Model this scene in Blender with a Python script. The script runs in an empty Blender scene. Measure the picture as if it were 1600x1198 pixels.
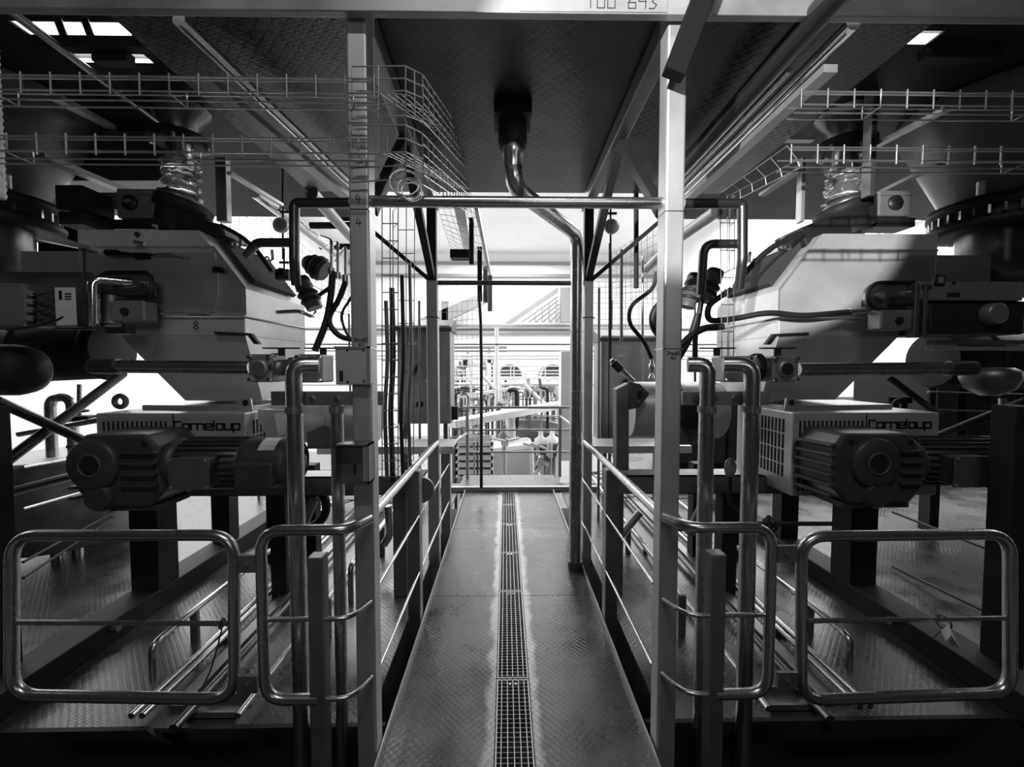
import bpy, math, random
from mathutils import Vector as V, Matrix, Euler
random.seed(4)
S = bpy.context.scene
C = S.collection
# ------------------------------------------------------------------ camera, world, lamps, exposure
F = 640.0
CAM = V((0, 0, 1.5))
CROT = Euler((math.radians(90 - 2.416), 0, math.radians(-0.895)), 'XYZ')
cd = bpy.data.cameras.new('camera'); cd.sensor_width = 36; cd.lens = 36 * F / 1600; cd.clip_start = .02; cd.clip_end = 200
cam = bpy.data.objects.new('camera', cd); cam.location = CAM; cam.rotation_euler = CROT; C.objects.link(cam)
S.camera = cam
S.view_settings.view_transform = 'Standard'; S.view_settings.look = 'None'
S.view_settings.gamma = 1; S.view_settings.use_curve_mapping = False
S.view_settings.exposure = 0.0
w = bpy.data.worlds.new('world'); S.world = w; w.use_nodes = True
w.node_tree.nodes['Background'].inputs[0].default_value = (1, 1, 1, 1)
w.node_tree.nodes['Background'].inputs[1].default_value = 0.016
def area(name, loc, rot, sx, sy, power):
    l = bpy.data.lights.new(name, 'AREA'); l.shape = 'RECTANGLE'; l.size = sx; l.size_y = sy; l.energy = power
    o = bpy.data.objects.new(name, l); o.location = loc; o.rotation_euler = rot; C.objects.link(o); return o
# daylight falling through the roof lights of the hall beyond the platform
for i, (yy, xx) in enumerate([(9, -5), (9, 5), (16, -5), (16, 5), (21, 0)]):
    area('roof_light', (xx, yy, 7.4), (0, 0, 0), 5, 4, 560)
# hall lamp behind the viewer, a directed beam at the height of the cross beam
hl = area('hall_lamp', (1.2, -3.6, 2.9), (math.radians(94), 0, math.radians(20)), 1.6, .6, 5.5)
area('roof_light', (0, -1.6, 5.5), (math.radians(-8), 0, 0), 2.2, .25, 75)
hl.data.spread = math.radians(75)
# added spot for the sunlight, cone edge shaping the patch on the right machine
def aim(o, tgt):
    o.rotation_euler = (V(tgt) - o.location).to_track_quat('-Z', 'Y').to_euler()
sp = bpy.data.lights.new('sun_patch_spot', 'SPOT'); sp.energy = 3300; sp.spot_size = math.radians(13.9); sp.spot_blend = .05; sp.shadow_soft_size = .05
so = bpy.data.objects.new('sun_patch_spot', sp); so.location = (-2.5, -3.0, 2.6); C.objects.link(so)
aim(so, (1.03, 2.0, 2.48))

# ------------------------------------------------------------------ helpers
RM = CROT.to_matrix()
def P(x, y, Y):
    d = RM @ V(((x - 800) / F, (599 - y) / F, -1))
    return CAM + d * ((Y - CAM.y) / d.y)
def PZ(x, y, Z):
    d = RM @ V(((x - 800) / F, (599 - y) / F, -1))
    return CAM + d * ((Z - CAM.z) / d.z)
def frame(d, up=V((0, 0, 1))):
    d = V(d).normalized()
    if abs(d.dot(up)) > .98: up = V((0, 1, 0))
    a = d.cross(up).normalized(); b = a.cross(d).normalized()
    return d, a, b
def rounded(pts, rad, k=5):
    pts = [V(p) for p in pts]
    if rad <= 0 or len(pts) < 3: return pts
    out = [pts[0]]
    for i in range(1, len(pts) - 1):
        p, a, b = pts[i], pts[i-1], pts[i+1]
        u = (a - p); w_ = (b - p); lu, lw = u.length, w_.length
        r = min(rad, lu * .49, lw * .49)
        u.normalize(); w_.normalize()
        s, e = p + u * r, p + w_ * r
        for j in range(k + 1):
            t = j / k
            out.append(s * (1-t)**2 + p * 2*t*(1-t) + e * t*t)
    out.append(pts[-1]); return out
class MB:
    def __init__(s): s.v = []; s.f = []; s.sm = []
    def add(s, vs, fs, sm=False):
        n = len(s.v); s.v += [V(q) for q in vs]
        s.f += [tuple(i + n for i in f) for f in fs]; s.sm += [sm] * len(fs); return s
    def box(s, a, b):
        (x0, y0, z0), (x1, y1, z1) = a, b
        x0, x1 = min(x0, x1), max(x0, x1); y0, y1 = min(y0, y1), max(y0, y1); z0, z1 = min(z0, z1), max(z0, z1)
        return s.add([(x0,y0,z0),(x1,y0,z0),(x1,y1,z0),(x0,y1,z0),(x0,y0,z1),(x1,y0,z1),(x1,y1,z1),(x0,y1,z1)],
                     [(0,3,2,1),(4,5,6,7),(0,1,5,4),(1,2,6,5),(2,3,7,6),(3,0,4,7)])
    def bar(s, p, q, w_, h, up=V((0,0,1))):
        p, q = V(p), V(q); d, a, b = frame(q - p, V(up)); a = a * w_/2; b = b * h/2
        return s.add([p-a-b, p+a-b, p+a+b, p-a+b, q-a-b, q+a-b, q+a+b, q-a+b],
                     [(0,1,2,3),(7,6,5,4),(0,4,5,1),(1,5,6,2),(2,6,7,3),(3,7,4,0)])
    def tube(s, pts, r, n=10, bend=0, closed=False):
        pts = rounded(pts, bend)
        if closed: pts = pts[:-1] if (pts[0]-pts[-1]).length < 1e-6 else pts
        m = len(pts); rings = []
        d0, a, b = frame(pts[1] - pts[0])
        for i in range(m):
            if closed: t = (pts[(i+1) % m] - pts[i-1])
            elif i == 0: t = pts[1] - pts[0]
            elif i == m-1: t = pts[-1] - pts[-2]
            else: t = (pts[i+1]-pts[i]).normalized() + (pts[i]-pts[i-1]).normalized()
            if t.length < 1e-9: t = d0
            t.normalize()
            a = (a - t * a.dot(t)).normalized(); b = t.cross(a)
            rr = r[i] if isinstance(r, (list, tuple)) else r
            rings.append([pts[i] + (a*math.cos(2*math.pi*k/n) + b*math.sin(2*math.pi*k/n))*rr for k in range(n)])
        vs = [p for R in rings for p in R]; fs = []
        for i in range(m if closed else m-1):
            j = (i+1) % m
            for k in range(n):
                l = (k+1) % n
                fs.append((i*n+k, i*n+l, j*n+l, j*n+k))
        s.add(vs, fs, True)
        if not closed:
            s.add(rings[0], [tuple(range(n))[::-1]]); s.add(rings[-1], [tuple(range(n))])
        return s
    def cyl(s, p, q, r, r2=None, n=20):
        p, q = V(p), V(q); r2 = r if r2 is None else r2
        d, a, b = frame(q - p); A = []; B = []
        for k in range(n):
            c, t = math.cos(2*math.pi*k/n), math.sin(2*math.pi*k/n); e = a*c + b*t
            A.append(p + e*r); B.append(q + e*r2)
        s.add(A + B, [(k, (k+1) % n, n+(k+1) % n, n+k) for k in range(n)], True)
        s.add(A, [tuple(range(n))[::-1]]); s.add(B, [tuple(range(n))]); return s
    def lathe(s, p, ax, prof, n=24):
        p = V(p); d, a, b = frame(ax); vs = []; fs = []
        for (t, r) in prof:
            for k in range(n):
                vs.append(p + d*t + (a*math.cos(2*math.pi*k/n) + b*math.sin(2*math.pi*k/n))*max(r, .0005))
        for i in range(len(prof)-1):
            for k in range(n):
                l = (k+1) % n; fs.append((i*n+k, i*n+l, (i+1)*n+l, (i+1)*n+k))
        s.add(vs, fs, False)
        s.sm[-len(fs):] = [True]*len(fs)
        m = len(prof)-1
        s.add(vs[:n], [tuple(range(n))[::-1]]); s.add(vs[m*n:], [tuple(range(n))]); return s
    def prism(s, poly, off):
        poly = [V(p) for p in poly]; off = V(off); n = len(poly)
        s.add(poly + [p + off for p in poly],
              [tuple(range(n)), tuple(range(2*n-1, n-1, -1))] + [(i, n+i, n+(i+1) % n, (i+1) % n) for i in range(n)]); return s
    def loft(s, A, B):
        n = len(A)
        s.add(list(A) + list(B), [tuple(range(n))[::-1], tuple(range(n, 2*n))] + [(i, (i+1) % n, n+(i+1) % n, n+i) for i in range(n)]); return s
    def ball(s, c, r, n=10, sq=(1,1,1)):
        c = V(c); vs = []; fs = []
        for i in range(1, n//2+1):
            th = math.pi*i/(n//2+1)
            for k in range(n):
                ph = 2*math.pi*k/n
                vs.append(c + V((math.sin(th)*math.cos(ph)*sq[0], math.sin(th)*math.sin(ph)*sq[1], math.cos(th)*sq[2]))*r)
        m = n//2
        for i in range(m-1):
            for k in range(n): fs.append((i*n+k, (i+1)*n+k, (i+1)*n+(k+1) % n, i*n+(k+1) % n))
        T_ = len(vs); vs += [c+V((0,0,r*sq[2])), c-V((0,0,r*sq[2]))]
        for k in range(n): fs.append((T_, k, (k+1) % n)); fs.append((T_+1, (m-1)*n+(k+1) % n, (m-1)*n+k))
        return s.add(vs, fs, True)
    def torus(s, c, ax, R, r, n=24, m=8):
        c = V(c); d, a, b = frame(ax)
        pts = [c + (a*math.cos(2*math.pi*k/n) + b*math.sin(2*math.pi*k/n))*R for k in range(n)]
        return s.tube(pts, r, m, 0, True)
    def bolt(s, c, ax, r=.008, h=.008):
        ax = V(ax).normalized(); return s.cyl(V(c), V(c)+ax*h, r, n=6)
    def build(s, name, mat, parent=None, org=None, bevel=0):
        me = bpy.data.meshes.new(name)
        o_ = V(org) if org is not None else V((0,0,0))
        me.from_pydata([tuple(p - o_) for p in s.v], [], s.f)
        me.polygons.foreach_set('use_smooth', s.sm)
        me.materials.append(mat); me.update()
        import bmesh
        bm = bmesh.new(); bm.from_mesh(me); bmesh.ops.recalc_face_normals(bm, faces=bm.faces); bm.to_mesh(me); bm.free()
        o = bpy.data.objects.new(name, me); C.objects.link(o)
        if parent is not None: o.parent = parent
        if bevel:
            md = o.modifiers.new('bevel', 'BEVEL'); md.width = bevel; md.segments = 2; md.limit_method = 'ANGLE'; md.angle_limit = math.radians(40)
        return o
class T:
    """a thing: an Empty at its base that parents its parts"""
    def __init__(s, name, label, cat, loc, group=None):
        s.o = bpy.data.objects.new(name, None); s.loc = V(loc); s.o.location = s.loc; C.objects.link(s.o)
        s.o.empty_display_size = .05
        s.o['label'] = label; s.o['category'] = cat
        if group: s.o['group'] = group
    def part(s, name, mb, mat, bevel=0, parent=None, label=None, kind=None):
        o = mb.build(name, mat, parent if parent is not None else s.o, s.loc, bevel)
        if label: o['label'] = label
        if kind: o['kind'] = kind
        return o
def one(name, label, cat, mb, mat, bevel=0, group=None, kind=None):
    """a thing that is a single mesh, origin at the base of its own box"""
    lo = V((min(p.x for p in mb.v), min(p.y for p in mb.v), min(p.z for p in mb.v)))
    hi = V((max(p.x for p in mb.v), max(p.y for p in mb.v), max(p.z for p in mb.v)))
    org = V(((lo.x+hi.x)/2, (lo.y+hi.y)/2, lo.z))
    o = mb.build(name, mat, None, org, bevel); o.location = org
    o['label'] = label; o['category'] = cat
    if group: o['group'] = group
    if kind: o['kind'] = kind
    return o
def struct(name, mb, mat, bevel=0, label=None):
    o = mb.build(name, mat, None, None, bevel); o['kind'] = 'structure'
    if label: o['label'] = label
    return o

# ------------------------------------------------------------------ materials (all greys: the place is shown in black and white)
def mat(name, base, rough=.5, metal=0.0, var=0.0, scale=6.0, rvar=0.0, bump=0.0, bscale=40.0, spec=.5, stretch=(1,1,1), emit=0.0, trans=0.0, alpha=1.0, coat=0.0):
    m = bpy.data.materials.new(name); m.use_nodes = True; nt = m.node_tree; N = nt.nodes; L = nt.links
    b = N['Principled BSDF']; g = (base, base, base, 1)
    b.inputs['Base Color'].default_value = g; b.inputs['Roughness'].default_value = rough; b.inputs['Metallic'].default_value = metal
    b.inputs['Specular IOR Level'].default_value = spec
    if emit: b.inputs['Emission Color'].default_value = (1,1,1,1); b.inputs['Emission Strength'].default_value = emit
    if trans: b.inputs['Transmission Weight'].default_value = trans
    if alpha < 1: b.inputs['Alpha'].default_value = alpha
    if var or rvar or bump:
        tc = N.new('ShaderNodeTexCoord'); mp = N.new('ShaderNodeMapping'); mp.inputs['Scale'].default_value = stretch
        L.new(tc.outputs['Object'], mp.inputs[0])
    if var or rvar:
        n = N.new('ShaderNodeTexNoise'); n.inputs['Scale'].default_value = scale; n.inputs['Detail'].default_value = 5; n.inputs['Roughness'].default_value = .6
        L.new(mp.outputs[0], n.inputs[0])
        if var:
            r = N.new('ShaderNodeMapRange'); r.inputs[1].default_value = .3; r.inputs[2].default_value = .7
            r.inputs[3].default_value = max(0, base*(1-var)); r.inputs[4].default_value = min(1, base*(1+var))
            L.new(n.outputs[0], r.inputs[0]); L.new(r.outputs[0], b.inputs['Base Color'])
        if rvar:
            r = N.new('ShaderNodeMapRange'); r.inputs[1].default_value = .3; r.inputs[2].default_value = .7
            r.inputs[3].default_value = max(.03, rough-rvar); r.inputs[4].default_value = min(1, rough+rvar)
            L.new(n.outputs[0], r.inputs[0]); L.new(r.outputs[0], b.inputs['Roughness'])
    if bump:
        n2 = N.new('ShaderNodeTexNoise'); n2.inputs['Scale'].default_value = bscale; n2.inputs['Detail'].default_value = 3
        L.new(mp.outputs[0], n2.inputs[0])
        bp = N.new('ShaderNodeBump'); bp.inputs['Strength'].default_value = bump; bp.inputs['Distance'].default_value = .01
        L.new(n2.outputs[0], bp.inputs['Height']); L.new(bp.outputs[0], b.inputs['Normal'])
    return m
def checker(name, base, rough, metal, k=190.0, strength=.14, var=.25):
    """tread plate: raised lozenges in alternating directions"""
    m = mat(name, base, rough, metal, var=var, scale=3.0, rvar=.12); nt = m.node_tree; N = nt.nodes; L = nt.links
    b = N['Principled BSDF']; tc = N.new('ShaderNodeTexCoord'); sx = N.new('ShaderNodeSeparateXYZ'); L.new(tc.outputs['Object'], sx.inputs[0])
    def mt(op, a, c=None, d=None):
        q = N.new('ShaderNodeMath'); q.operation = op
        for i, v_ in enumerate((a, c, d)):
            if v_ is None: continue
            if isinstance(v_, (int, float)): q.inputs[i].default_value = v_
            else: L.new(v_, q.inputs[i])
        return q.outputs[0]
    u = mt('MULTIPLY', mt('ADD', sx.outputs[0], sx.outputs[1]), k); w_ = mt('MULTIPLY', mt('SUBTRACT', sx.outputs[0], sx.outputs[1]), k)
    A = mt('MULTIPLY', mt('SINE', u), mt('SINE', mt('MULTIPLY', w_, .5))); B = mt('MULTIPLY', mt('SINE', w_), mt('SINE', mt('MULTIPLY', u, .5)))
    h = mt('MAXIMUM', mt('MAXIMUM', mt('POWER', mt('ABSOLUTE', A), 2.0), mt('POWER', mt('ABSOLUTE', B), 2.0)), .15)
    bp = N.new('ShaderNodeBump'); bp.inputs['Strength'].default_value = strength; bp.inputs['Distance'].default_value = .006
    L.new(h, bp.inputs['Height']); L.new(bp.outputs[0], b.inputs['Normal']); return m
STEEL = mat('brushed_steel', .50, .42, .65, var=.18, scale=4, rvar=.1, stretch=(1,1,.35))
STEELD = mat('dull_steel', .26, .45, .85, var=.25, scale=5, rvar=.1)
TUBE = mat('polished_tube', .55, .27, 1.0, var=.04, scale=5, rvar=.02)
TUBED = mat('dark_tube', .16, .3, .9, var=.08, scale=5, rvar=.03)
PIPED = mat('dark_pipe', .015, .3, 0, spec=.4)
BEAM = mat('beam_steel', .38, .45, .6, var=.3, scale=2.5, rvar=.1)
SHEET = mat('sheet_steel', .58, .42, .4, var=.14, scale=3.5, rvar=.08, bump=.03, bscale=8)
WIRE = mat('galvanised_wire', .62, .3, .9)
TREAD = checker('tread_plate', .15, .3, .75)
WALK = checker('walkway_plate', .13, .3, .75)
def scuffs(m):
    # traffic has worn the plate pale along the drain channel
    nt = m.node_tree; N = nt.nodes; L = nt.links; b = N['Principled BSDF']
    tc = N.new('ShaderNodeTexCoord'); sx = N.new('ShaderNodeSeparateXYZ'); L.new(tc.outputs['Object'], sx.inputs[0])
    nz = N.new('ShaderNodeTexNoise'); nz.inputs['Scale'].default_value = 9; nz.inputs['Detail'].default_value = 6; L.new(tc.outputs['Object'], nz.inputs[0])
    d = N.new('ShaderNodeMath'); d.operation = 'SUBTRACT'; L.new(sx.outputs[0], d.inputs[0]); d.inputs[1].default_value = .0335
    ab = N.new('ShaderNodeMath'); ab.operation = 'ABSOLUTE'; L.new(d.outputs[0], ab.inputs[0])
    ad = N.new('ShaderNodeMath'); ad.operation = 'MULTIPLY_ADD'; L.new(nz.outputs[0], ad.inputs[0]); ad.inputs[1].default_value = -.09; L.new(ab.outputs[0], ad.inputs[2])
    mr = N.new('ShaderNodeMapRange'); mr.inputs[1].default_value = .055; mr.inputs[2].default_value = .085; mr.inputs[3].default_value = .45; mr.inputs[4].default_value = 0
    L.new(ad.outputs[0], mr.inputs[0])
    src = b.inputs['Base Color'].links[0].from_socket
    mx = N.new('ShaderNodeMix'); mx.data_type = 'RGBA'; L.new(mr.outputs[0], mx.inputs[0]); L.new(src, mx.inputs[6]); mx.inputs[7].default_value = (.6,.6,.6,1)
    L.new(mx.outputs[2], b.inputs['Base Color'])
scuffs(WALK)
TREADD = checker('tread_plate_deck', .10, .36, .8, k=110, strength=.16)
PAINT = mat('dark_paint', .055, .42, 0, var=.2, scale=12, bump=.05, bscale=60)
PAINTM = mat('grey_paint', .11, .4, .1, var=.15, scale=8)
BLACK = mat('black_rubber', .018, .45)
IRON = mat('black_steel', .022, .55, 0, var=.2, spec=.25)
GREY = mat('grey_casting', .3, .4, .5, var=.15)
WHITE = mat('white_paint', .8, .5, var=.05, scale=2)
PLASTER = mat('white_wall', .86, .7, var=.03, scale=1)
LABEL = mat('white_label', .75, .5)
INK = mat('black_ink', .01, .6)
HATCH = mat('shade_dark', .05, .75, 0, var=.2, spec=.12)  # hatch shade put into the colour; also used on the added dark row
MATT = mat('matt_black', .01, .85, spec=.1)
DARKHOLE = mat('slot_black', .008, .8)
CHROME = mat('chrome', .75, .12, 1.0)
FLOORC = mat('hall_floor', .3, .4, var=.15, scale=1.5)
MESH = mat('grey_mesh', .2, .4, .6)
FILM = mat('clear_film', .9, .08, 0, bump=.6, bscale=22, trans=.92)
PANE = mat('lit_window', .9, .3, emit=3.2)
SKY = mat('lit_roof_panel', .9, .5, emit=2.2)
BAND = mat('pale_band', .26, .6)
CAB = mat('cabinet_steel', .33, .4, .7, var=.25, scale=3.0, rvar=.1)
MID = mat('mid_grey', .34, .55, var=.2, scale=3)
# ------------------------------------------------------------------ setting: hall shell
HZ = -2.6
struct('floor', MB().box((-14, -6, HZ-.2), (14, 25, HZ)), FLOORC)
struct('wall_back', MB().box((-14, 24, HZ), (14, 24.3, 8)), PLASTER)
wl = MB().box((-9.3, 3, HZ), (-9, 24, 3.6)).box((-9.3, 3, 5.3), (-9, 24, 8)); struct('wall_left', wl, PLASTER)
wr = MB().box((9, 3, HZ), (9.3, 24, 3.9)).box((9, 3, 5.4), (9.3, 24, 8)); struct('wall_right', wr, PLASTER)
struct('ceiling', MB().box((-14, 3, 8), (14, 25, 8.2)), PLASTER)
for n_, x0_, x1_ in ((3, -9, -6), (4, 6, 9)):
    fr_ = MB()
    for i in range(5): fr_.box((x0_, 6.2+.9*i-.04, 7.9), (x1_, 6.2+.9*i+.04, 8))
    o_ = struct('window_%d' % n_, fr_, MID)
    for i in range(4): MB().box((x0_, 6.24+.9*i, 7.95), (x1_, 7.06+.9*i, 7.98)).build('pane', SKY, o_)
def window_band(n, X, y0, y1, z0, z1, k):
    fr = MB(); st = (y1-y0)/k
    for i in range(k+1): fr.box((X-.06, y0+i*st-.04, z0), (X+.06, y0+i*st+.04, z1))
    for zz in (z0, (z0+z1)/2, z1): fr.box((X-.06, y0, zz-.04), (X+.06, y1, zz+.04))
    o = struct('window_%d' % n, fr, MID)
    for i in range(k):
        for j in range(2):
            h = (z1-z0)/2
            g = MB().box((X-.015, y0+i*st+.04, z0+j*h+.04), (X+.015, y0+(i+1)*st-.04, z0+(j+1)*h-.04)).build('pane', PANE, o)
window_band(1, 9.15, 3, 24, 3.9, 5.4, 18)
window_band(2, -9.15, 3, 24, 3.6, 5.3, 18)
# pale rails along the back wall
struct('trim_1', MB().box((-9, 23.8, 7.35), (9, 24, 7.5)), BAND)
struct('trim_2', MB().box((-9, 23.7, 6.62), (9, 24, 6.78)).box((-9, 23.75, 3.35), (9, 24, 3.9)), BAND)

# ------------------------------------------------------------------ setting: platform
XL, XR = -.48, .565           # walkway edges
GL, GR = -.045, .112          # drain channel
wk = struct('floor_walkway', MB().box((XL, .4, -.05), (XL+.05, 4.85, -.012)).box((XR-.05, .4, -.05), (XR, 4.85, -.012)).box((GL-.05, .4, -.05), (GL-.003, 4.85, -.012)).box((GR+.003, .4, -.05), (GR+.05, 4.85, -.012)), IRON)
cuts = [.4, 2.62, 3.74, 4.85]
for i in range(3):
    for x0, x1 in ((XL, GL), (GR, XR)):
        MB().box((x0+.001, cuts[i]+.002, -.012), (x1-.001, cuts[i+1]-.002, 0)).build('tread_plate', WALK, wk)
lip = MB().box((XL-.006, .4, -.12), (XL, 4.85, .03)); struct('trim_3', lip, STEEL)
lip = MB().box((XR, .4, -.12), (XR+.006, 4.85, .03)); struct('trim_4', lip, STEEL)
# drain channel under the grates
struct('trim_5', MB().box((GL, .4, -.09), (GR, 4.85, -.08)).box((GL-.002, .4, -.09), (GL, 4.85, -.012)).box((GR, .4, -.09), (GR+.002, 4.85, -.012)), IRON)
# drain grates laid one after another in the channel
seams = [.7, 1.40, 1.91, 2.68, 3.25, 3.85, 4.4, 4.84]
words = ['first, nearest the viewer', 'second from the viewer', 'third from the viewer', 'fourth from the viewer', 'fifth from the viewer', 'sixth from the viewer', 'last, at the far end of the walkway']
for i in range(7):
    y0, y1 = seams[i]+.004, seams[i+1]-.004
    t = T('drain_grate', 'narrow steel drain grate in the walkway, %s' % words[i], 'grate', (0.033, (y0+y1)/2, -.03), 'drain grates along the walkway')
    f = MB().box((GL+.003, y0, -.03), (GL+.009, y1, -.002)).box((GR-.009, y0, -.03), (GR-.003, y1, -.002)).box((GL+.009, y0, -.03), (GR-.009, y0+.006, -.002)).box((GL+.009, y1-.006, -.03), (GR-.009, y1, -.002))
    t.part('frame', f, STEEL)
    r = MB()
    for k in range(1, 6):
        x = GL + (GR-GL)*k/6; r.box((x-.002, y0, -.028), (x+.002, y1, -.002))
    t.part('long_bars', r, STEEL, kind='stuff')
    r = MB(); n = int((y1-y0)/.021)
    for k in range(1, n):
        y = y0 + (y1-y0)*k/n; r.box((GL+.009, y-.0012, -.026), (GR-.009, y+.0012, -.004))
    t.part('cross_bars', r, STEELD, kind='stuff')
    c = MB()
    for x in (GL+.065, GL+.092): c.cyl((x, y1-.03, -.004), (x, y1-.03, 0), .006, n=10)
    t.part('lock_screw', c, CHROME)
# side floors, set apart from the walkway by an open gap
FL = MB().box((-8.9, 1.66, -.02), (XL-.10, 5.2, 0)).box((-8.9, 5.2, -.02), (-1.6, 7.2, 0)); struct('floor_left', FL, TREAD)
FR = MB().box((XR+.10, 1.66, -.02), (8.9, 5.2, 0)).box((1.8, 5.2, -.02), (8.9, 7.2, 0)); struct('floor_right', FR, TREAD)
struct('floor_cross', MB().box((XL-.1, 4.86, -.02), (XR+.1, 5.6, .0)), TREAD)
struct('trim_6', MB().box((-1.0, 4.86, 0), (1.1, 4.92, .05)), STEEL)
struct('dark_underlay', MB().box((-8.9, .3, -.36), (8.9, 5.2, -.33)), IRON)  # dark plate added to black out the bright hall floor under the gaps
# front kerb of both side floors
def kerb(n, x0, x1, notch):
    b = MB()
    if notch:
        a, c, d = notch
        b.prism([(x0, 1.64, -.26), (x1, 1.64, -.26), (x1, 1.64, 0.015), (d, 1.64, .012), (c, 1.64, -.09), (a, 1.64, .01), (x0, 1.64, 0.0)], (0, .02, 0))
    else: b.box((x0, 1.64, -.26), (x1, 1.66, .012))
    b.box((x0, 1.56, -.3), (x1, 1.66, -.26))
    struct(n, b, IRON)
kerb('trim_7', -4.2, XL-.02, (-1.47, -1.36, -1.29)); kerb('trim_8', XR+.02, 4.4, None)
# ---- overhead deck
DZ = 2.83
struct('ceiling_deck', MB().box((-1.5, 1.54, DZ), (1.66, 3.2, DZ+.012)), TREADD)
struct('ceiling_far_deck', MB().box((-1.5, 3.2, 3.0), (1.75, 3.32, 3.3)), IRON)
# beams that carry it
def beam(label, p, q, w_, h, m=STEEL, name='steel_beam', cat='beam', bevel=.006):
    return one(name, label, cat, MB().bar(p, q, w_, h), m, bevel)
fb = T('cross_beam', 'long bright steel beam across the top of both front posts', 'beam', (0, 1.5, 2.82))
bl, br = P(-300, 8, 1.455), P(1900, 31, 1.455); BU = V((0, 0, .26))
fb.part('web', MB().prism([bl, br, br+BU, bl+BU], (0, .03, 0)), BEAM, .003)
sl_, sr_ = P(812, 17, 1.452), P(1043, 19, 1.452)
fb.part('splice_plate', MB().prism([sl_, sr_, sr_+BU, sl_+BU], (0, .003, 0)), BEAM, .001, label='separate flat plate with handwriting')
# handwriting on the beam
GLYPH = {'0': [[(0,0),(.6,0),(.6,1),(0,1),(0,0)]], '1': [[(.3,0),(.3,1)]], '2': [[(0,1),(.6,1),(.6,.5),(0,0),(.6,0)]], '3': [[(0,1),(.6,1),(.25,.55),(.6,.3),(.4,0),(0,0)]],
 '4': [[(.2,1),(0,.4),(.6,.4)],[(.45,.75),(.4,0)]], '6': [[(.5,1),(0,.5),(0,0),(.6,0),(.6,.45),(0,.45)]], '8': [[(.3,.52),(.05,.75),(.3,1),(.55,.75),(.3,.52),(0,.25),(.3,0),(.6,.25),(.3,.52)]],
 '9': [[(.6,.55),(0,.55),(0,1),(.6,1),(.55,0)]], 'x': [[(0,0),(.5,.6)],[(0,.6),(.5,0)]], 'N': [[(0,0),(.1,1),(.4,0),(.55,1)]], 'a': [[(.5,.6),(0,.5),(0,0),(.5,.1),(.5,.6),(.55,0)]], ' ': [],
 'C': [[(1,1),(.1,1),(0,.9),(0,.1),(.1,0),(1,0)]], 'o': [[(.1,0),(.9,0),(1,.1),(1,.64),(.9,.74),(.1,.74),(0,.64),(0,.1),(.1,0)]], 'r': [[(0,0),(0,.74),(.75,.74)]],
 'n': [[(0,0),(0,.74),(.9,.74),(1,.64),(1,0)]], 'e': [[(1,0),(.1,0),(0,.1),(0,.64),(.1,.74),(1,.74),(1,.37),(.05,.37)]], 'l': [[(0,0),(0,1.05)]],
 'u': [[(0,.74),(0,.1),(.1,0),(1,0),(1,.74)]], 'p': [[(0,-.3),(0,.74),(.9,.74),(1,.64),(1,.1),(.9,0),(0,0)]]}
def writing(text, org, ux, uz, size, stroke, adv=.8, thick=.0015, widths=None):
    """flat strokes that lie on a surface; ux runs along the text, uz up"""
    mb = MB(); x = 0; org, ux, uz = V(org), V(ux), V(uz); nrm = ux.cross(uz)
    for ch in text:
        for st in GLYPH.get(ch, []):
            for a, b in zip(st, st[1:]):
                p = org + ux*((a[0]+x)*size) + uz*(a[1]*size); q = org + ux*((b[0]+x)*size) + uz*(b[1]*size)
                e = (q-p).normalized()*stroke*.4
                mb.bar(p-e, q+e, stroke, thick, nrm)
        x += (widths or {}).get(ch, adv)
    return mb
fb.part('lettering', writing('100 693', P(917, 12, 1.4515), (1,0,0), (0,0,1), .042, .0026, .85), INK)
# second cross beam higher up, dark strut ends hanging in front of the right post
s_ = MB().bar(P(1052, 118, 1.42), P(1112, -40, 1.42), .07, .05, V((0,1,0)))
one('hanging_strut', 'black steel strut end slanting in front of the bright front post top', 'strut', s_, MATT, .004)

# ---- front posts and second posts
def post(label, x0, x1, y0, y1, z0, z1, name='square_post', m=STEEL, extra=None):
    t = T(name, label, 'post', ((x0+x1)/2, (y0+y1)/2, z0))
    t.part('shaft', MB().box((x0, y0, z0), (x1, y1, z1)), m, .008)
    return t
pl = post('tall brushed steel front post on the left edge of the walkway', -.562, -.49, 1.50, 1.58, -.3, 2.815)
pr = post('tall brushed steel front post on the right edge of the walkway', .579, .65, 1.50, 1.58, -.3, 2.815)
for t, x0, x1, lab in ((pl, -.562, -.49, '34x60'), (pr, .579, .65, '24x60')):
    b = MB().box((x0-.002, 1.498, 2.06), (x1+.002, 1.582, 2.063)).box((x0-.002, 1.498, 1.563), (x1+.002, 1.582, 1.566)); t.part('weld_seam', b, CHROME)
    t.part('lettering', writing(lab, (x0+.012, 1.4985, 1.59 if x0 < 0 else 1.542), (1,0,0), (0,0,1), .012, .0016, .85), INK)
    t.part('lettering', writing('N2', (x0+.03, 1.4985, 1.572 if x0 < 0 else 1.525), (1,0,0), (0,0,1), .011, .0016, .85), INK)
    t.part('base_plate', MB().box((x0-.03, 1.47, -.3), (x1+.03, 1.61, -.29)), IRON, .002)
p2l = post('dark steel second post left of the walkway with a brace fork at its head', -.60, -.515, 3.13, 3.21, -.3, 2.15)
p2r = post('dark steel second post right of the walkway behind the drain pipe', .60, .67, 3.13, 3.21, -.3, 2.15)
for t, x in ((p2l, -.557), (p2r, .635)):
    t.part('clamp_band', MB().box((x-.046, 3.126, 1.868), (x+.046, 3.214, 1.874)), IRON)
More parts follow.
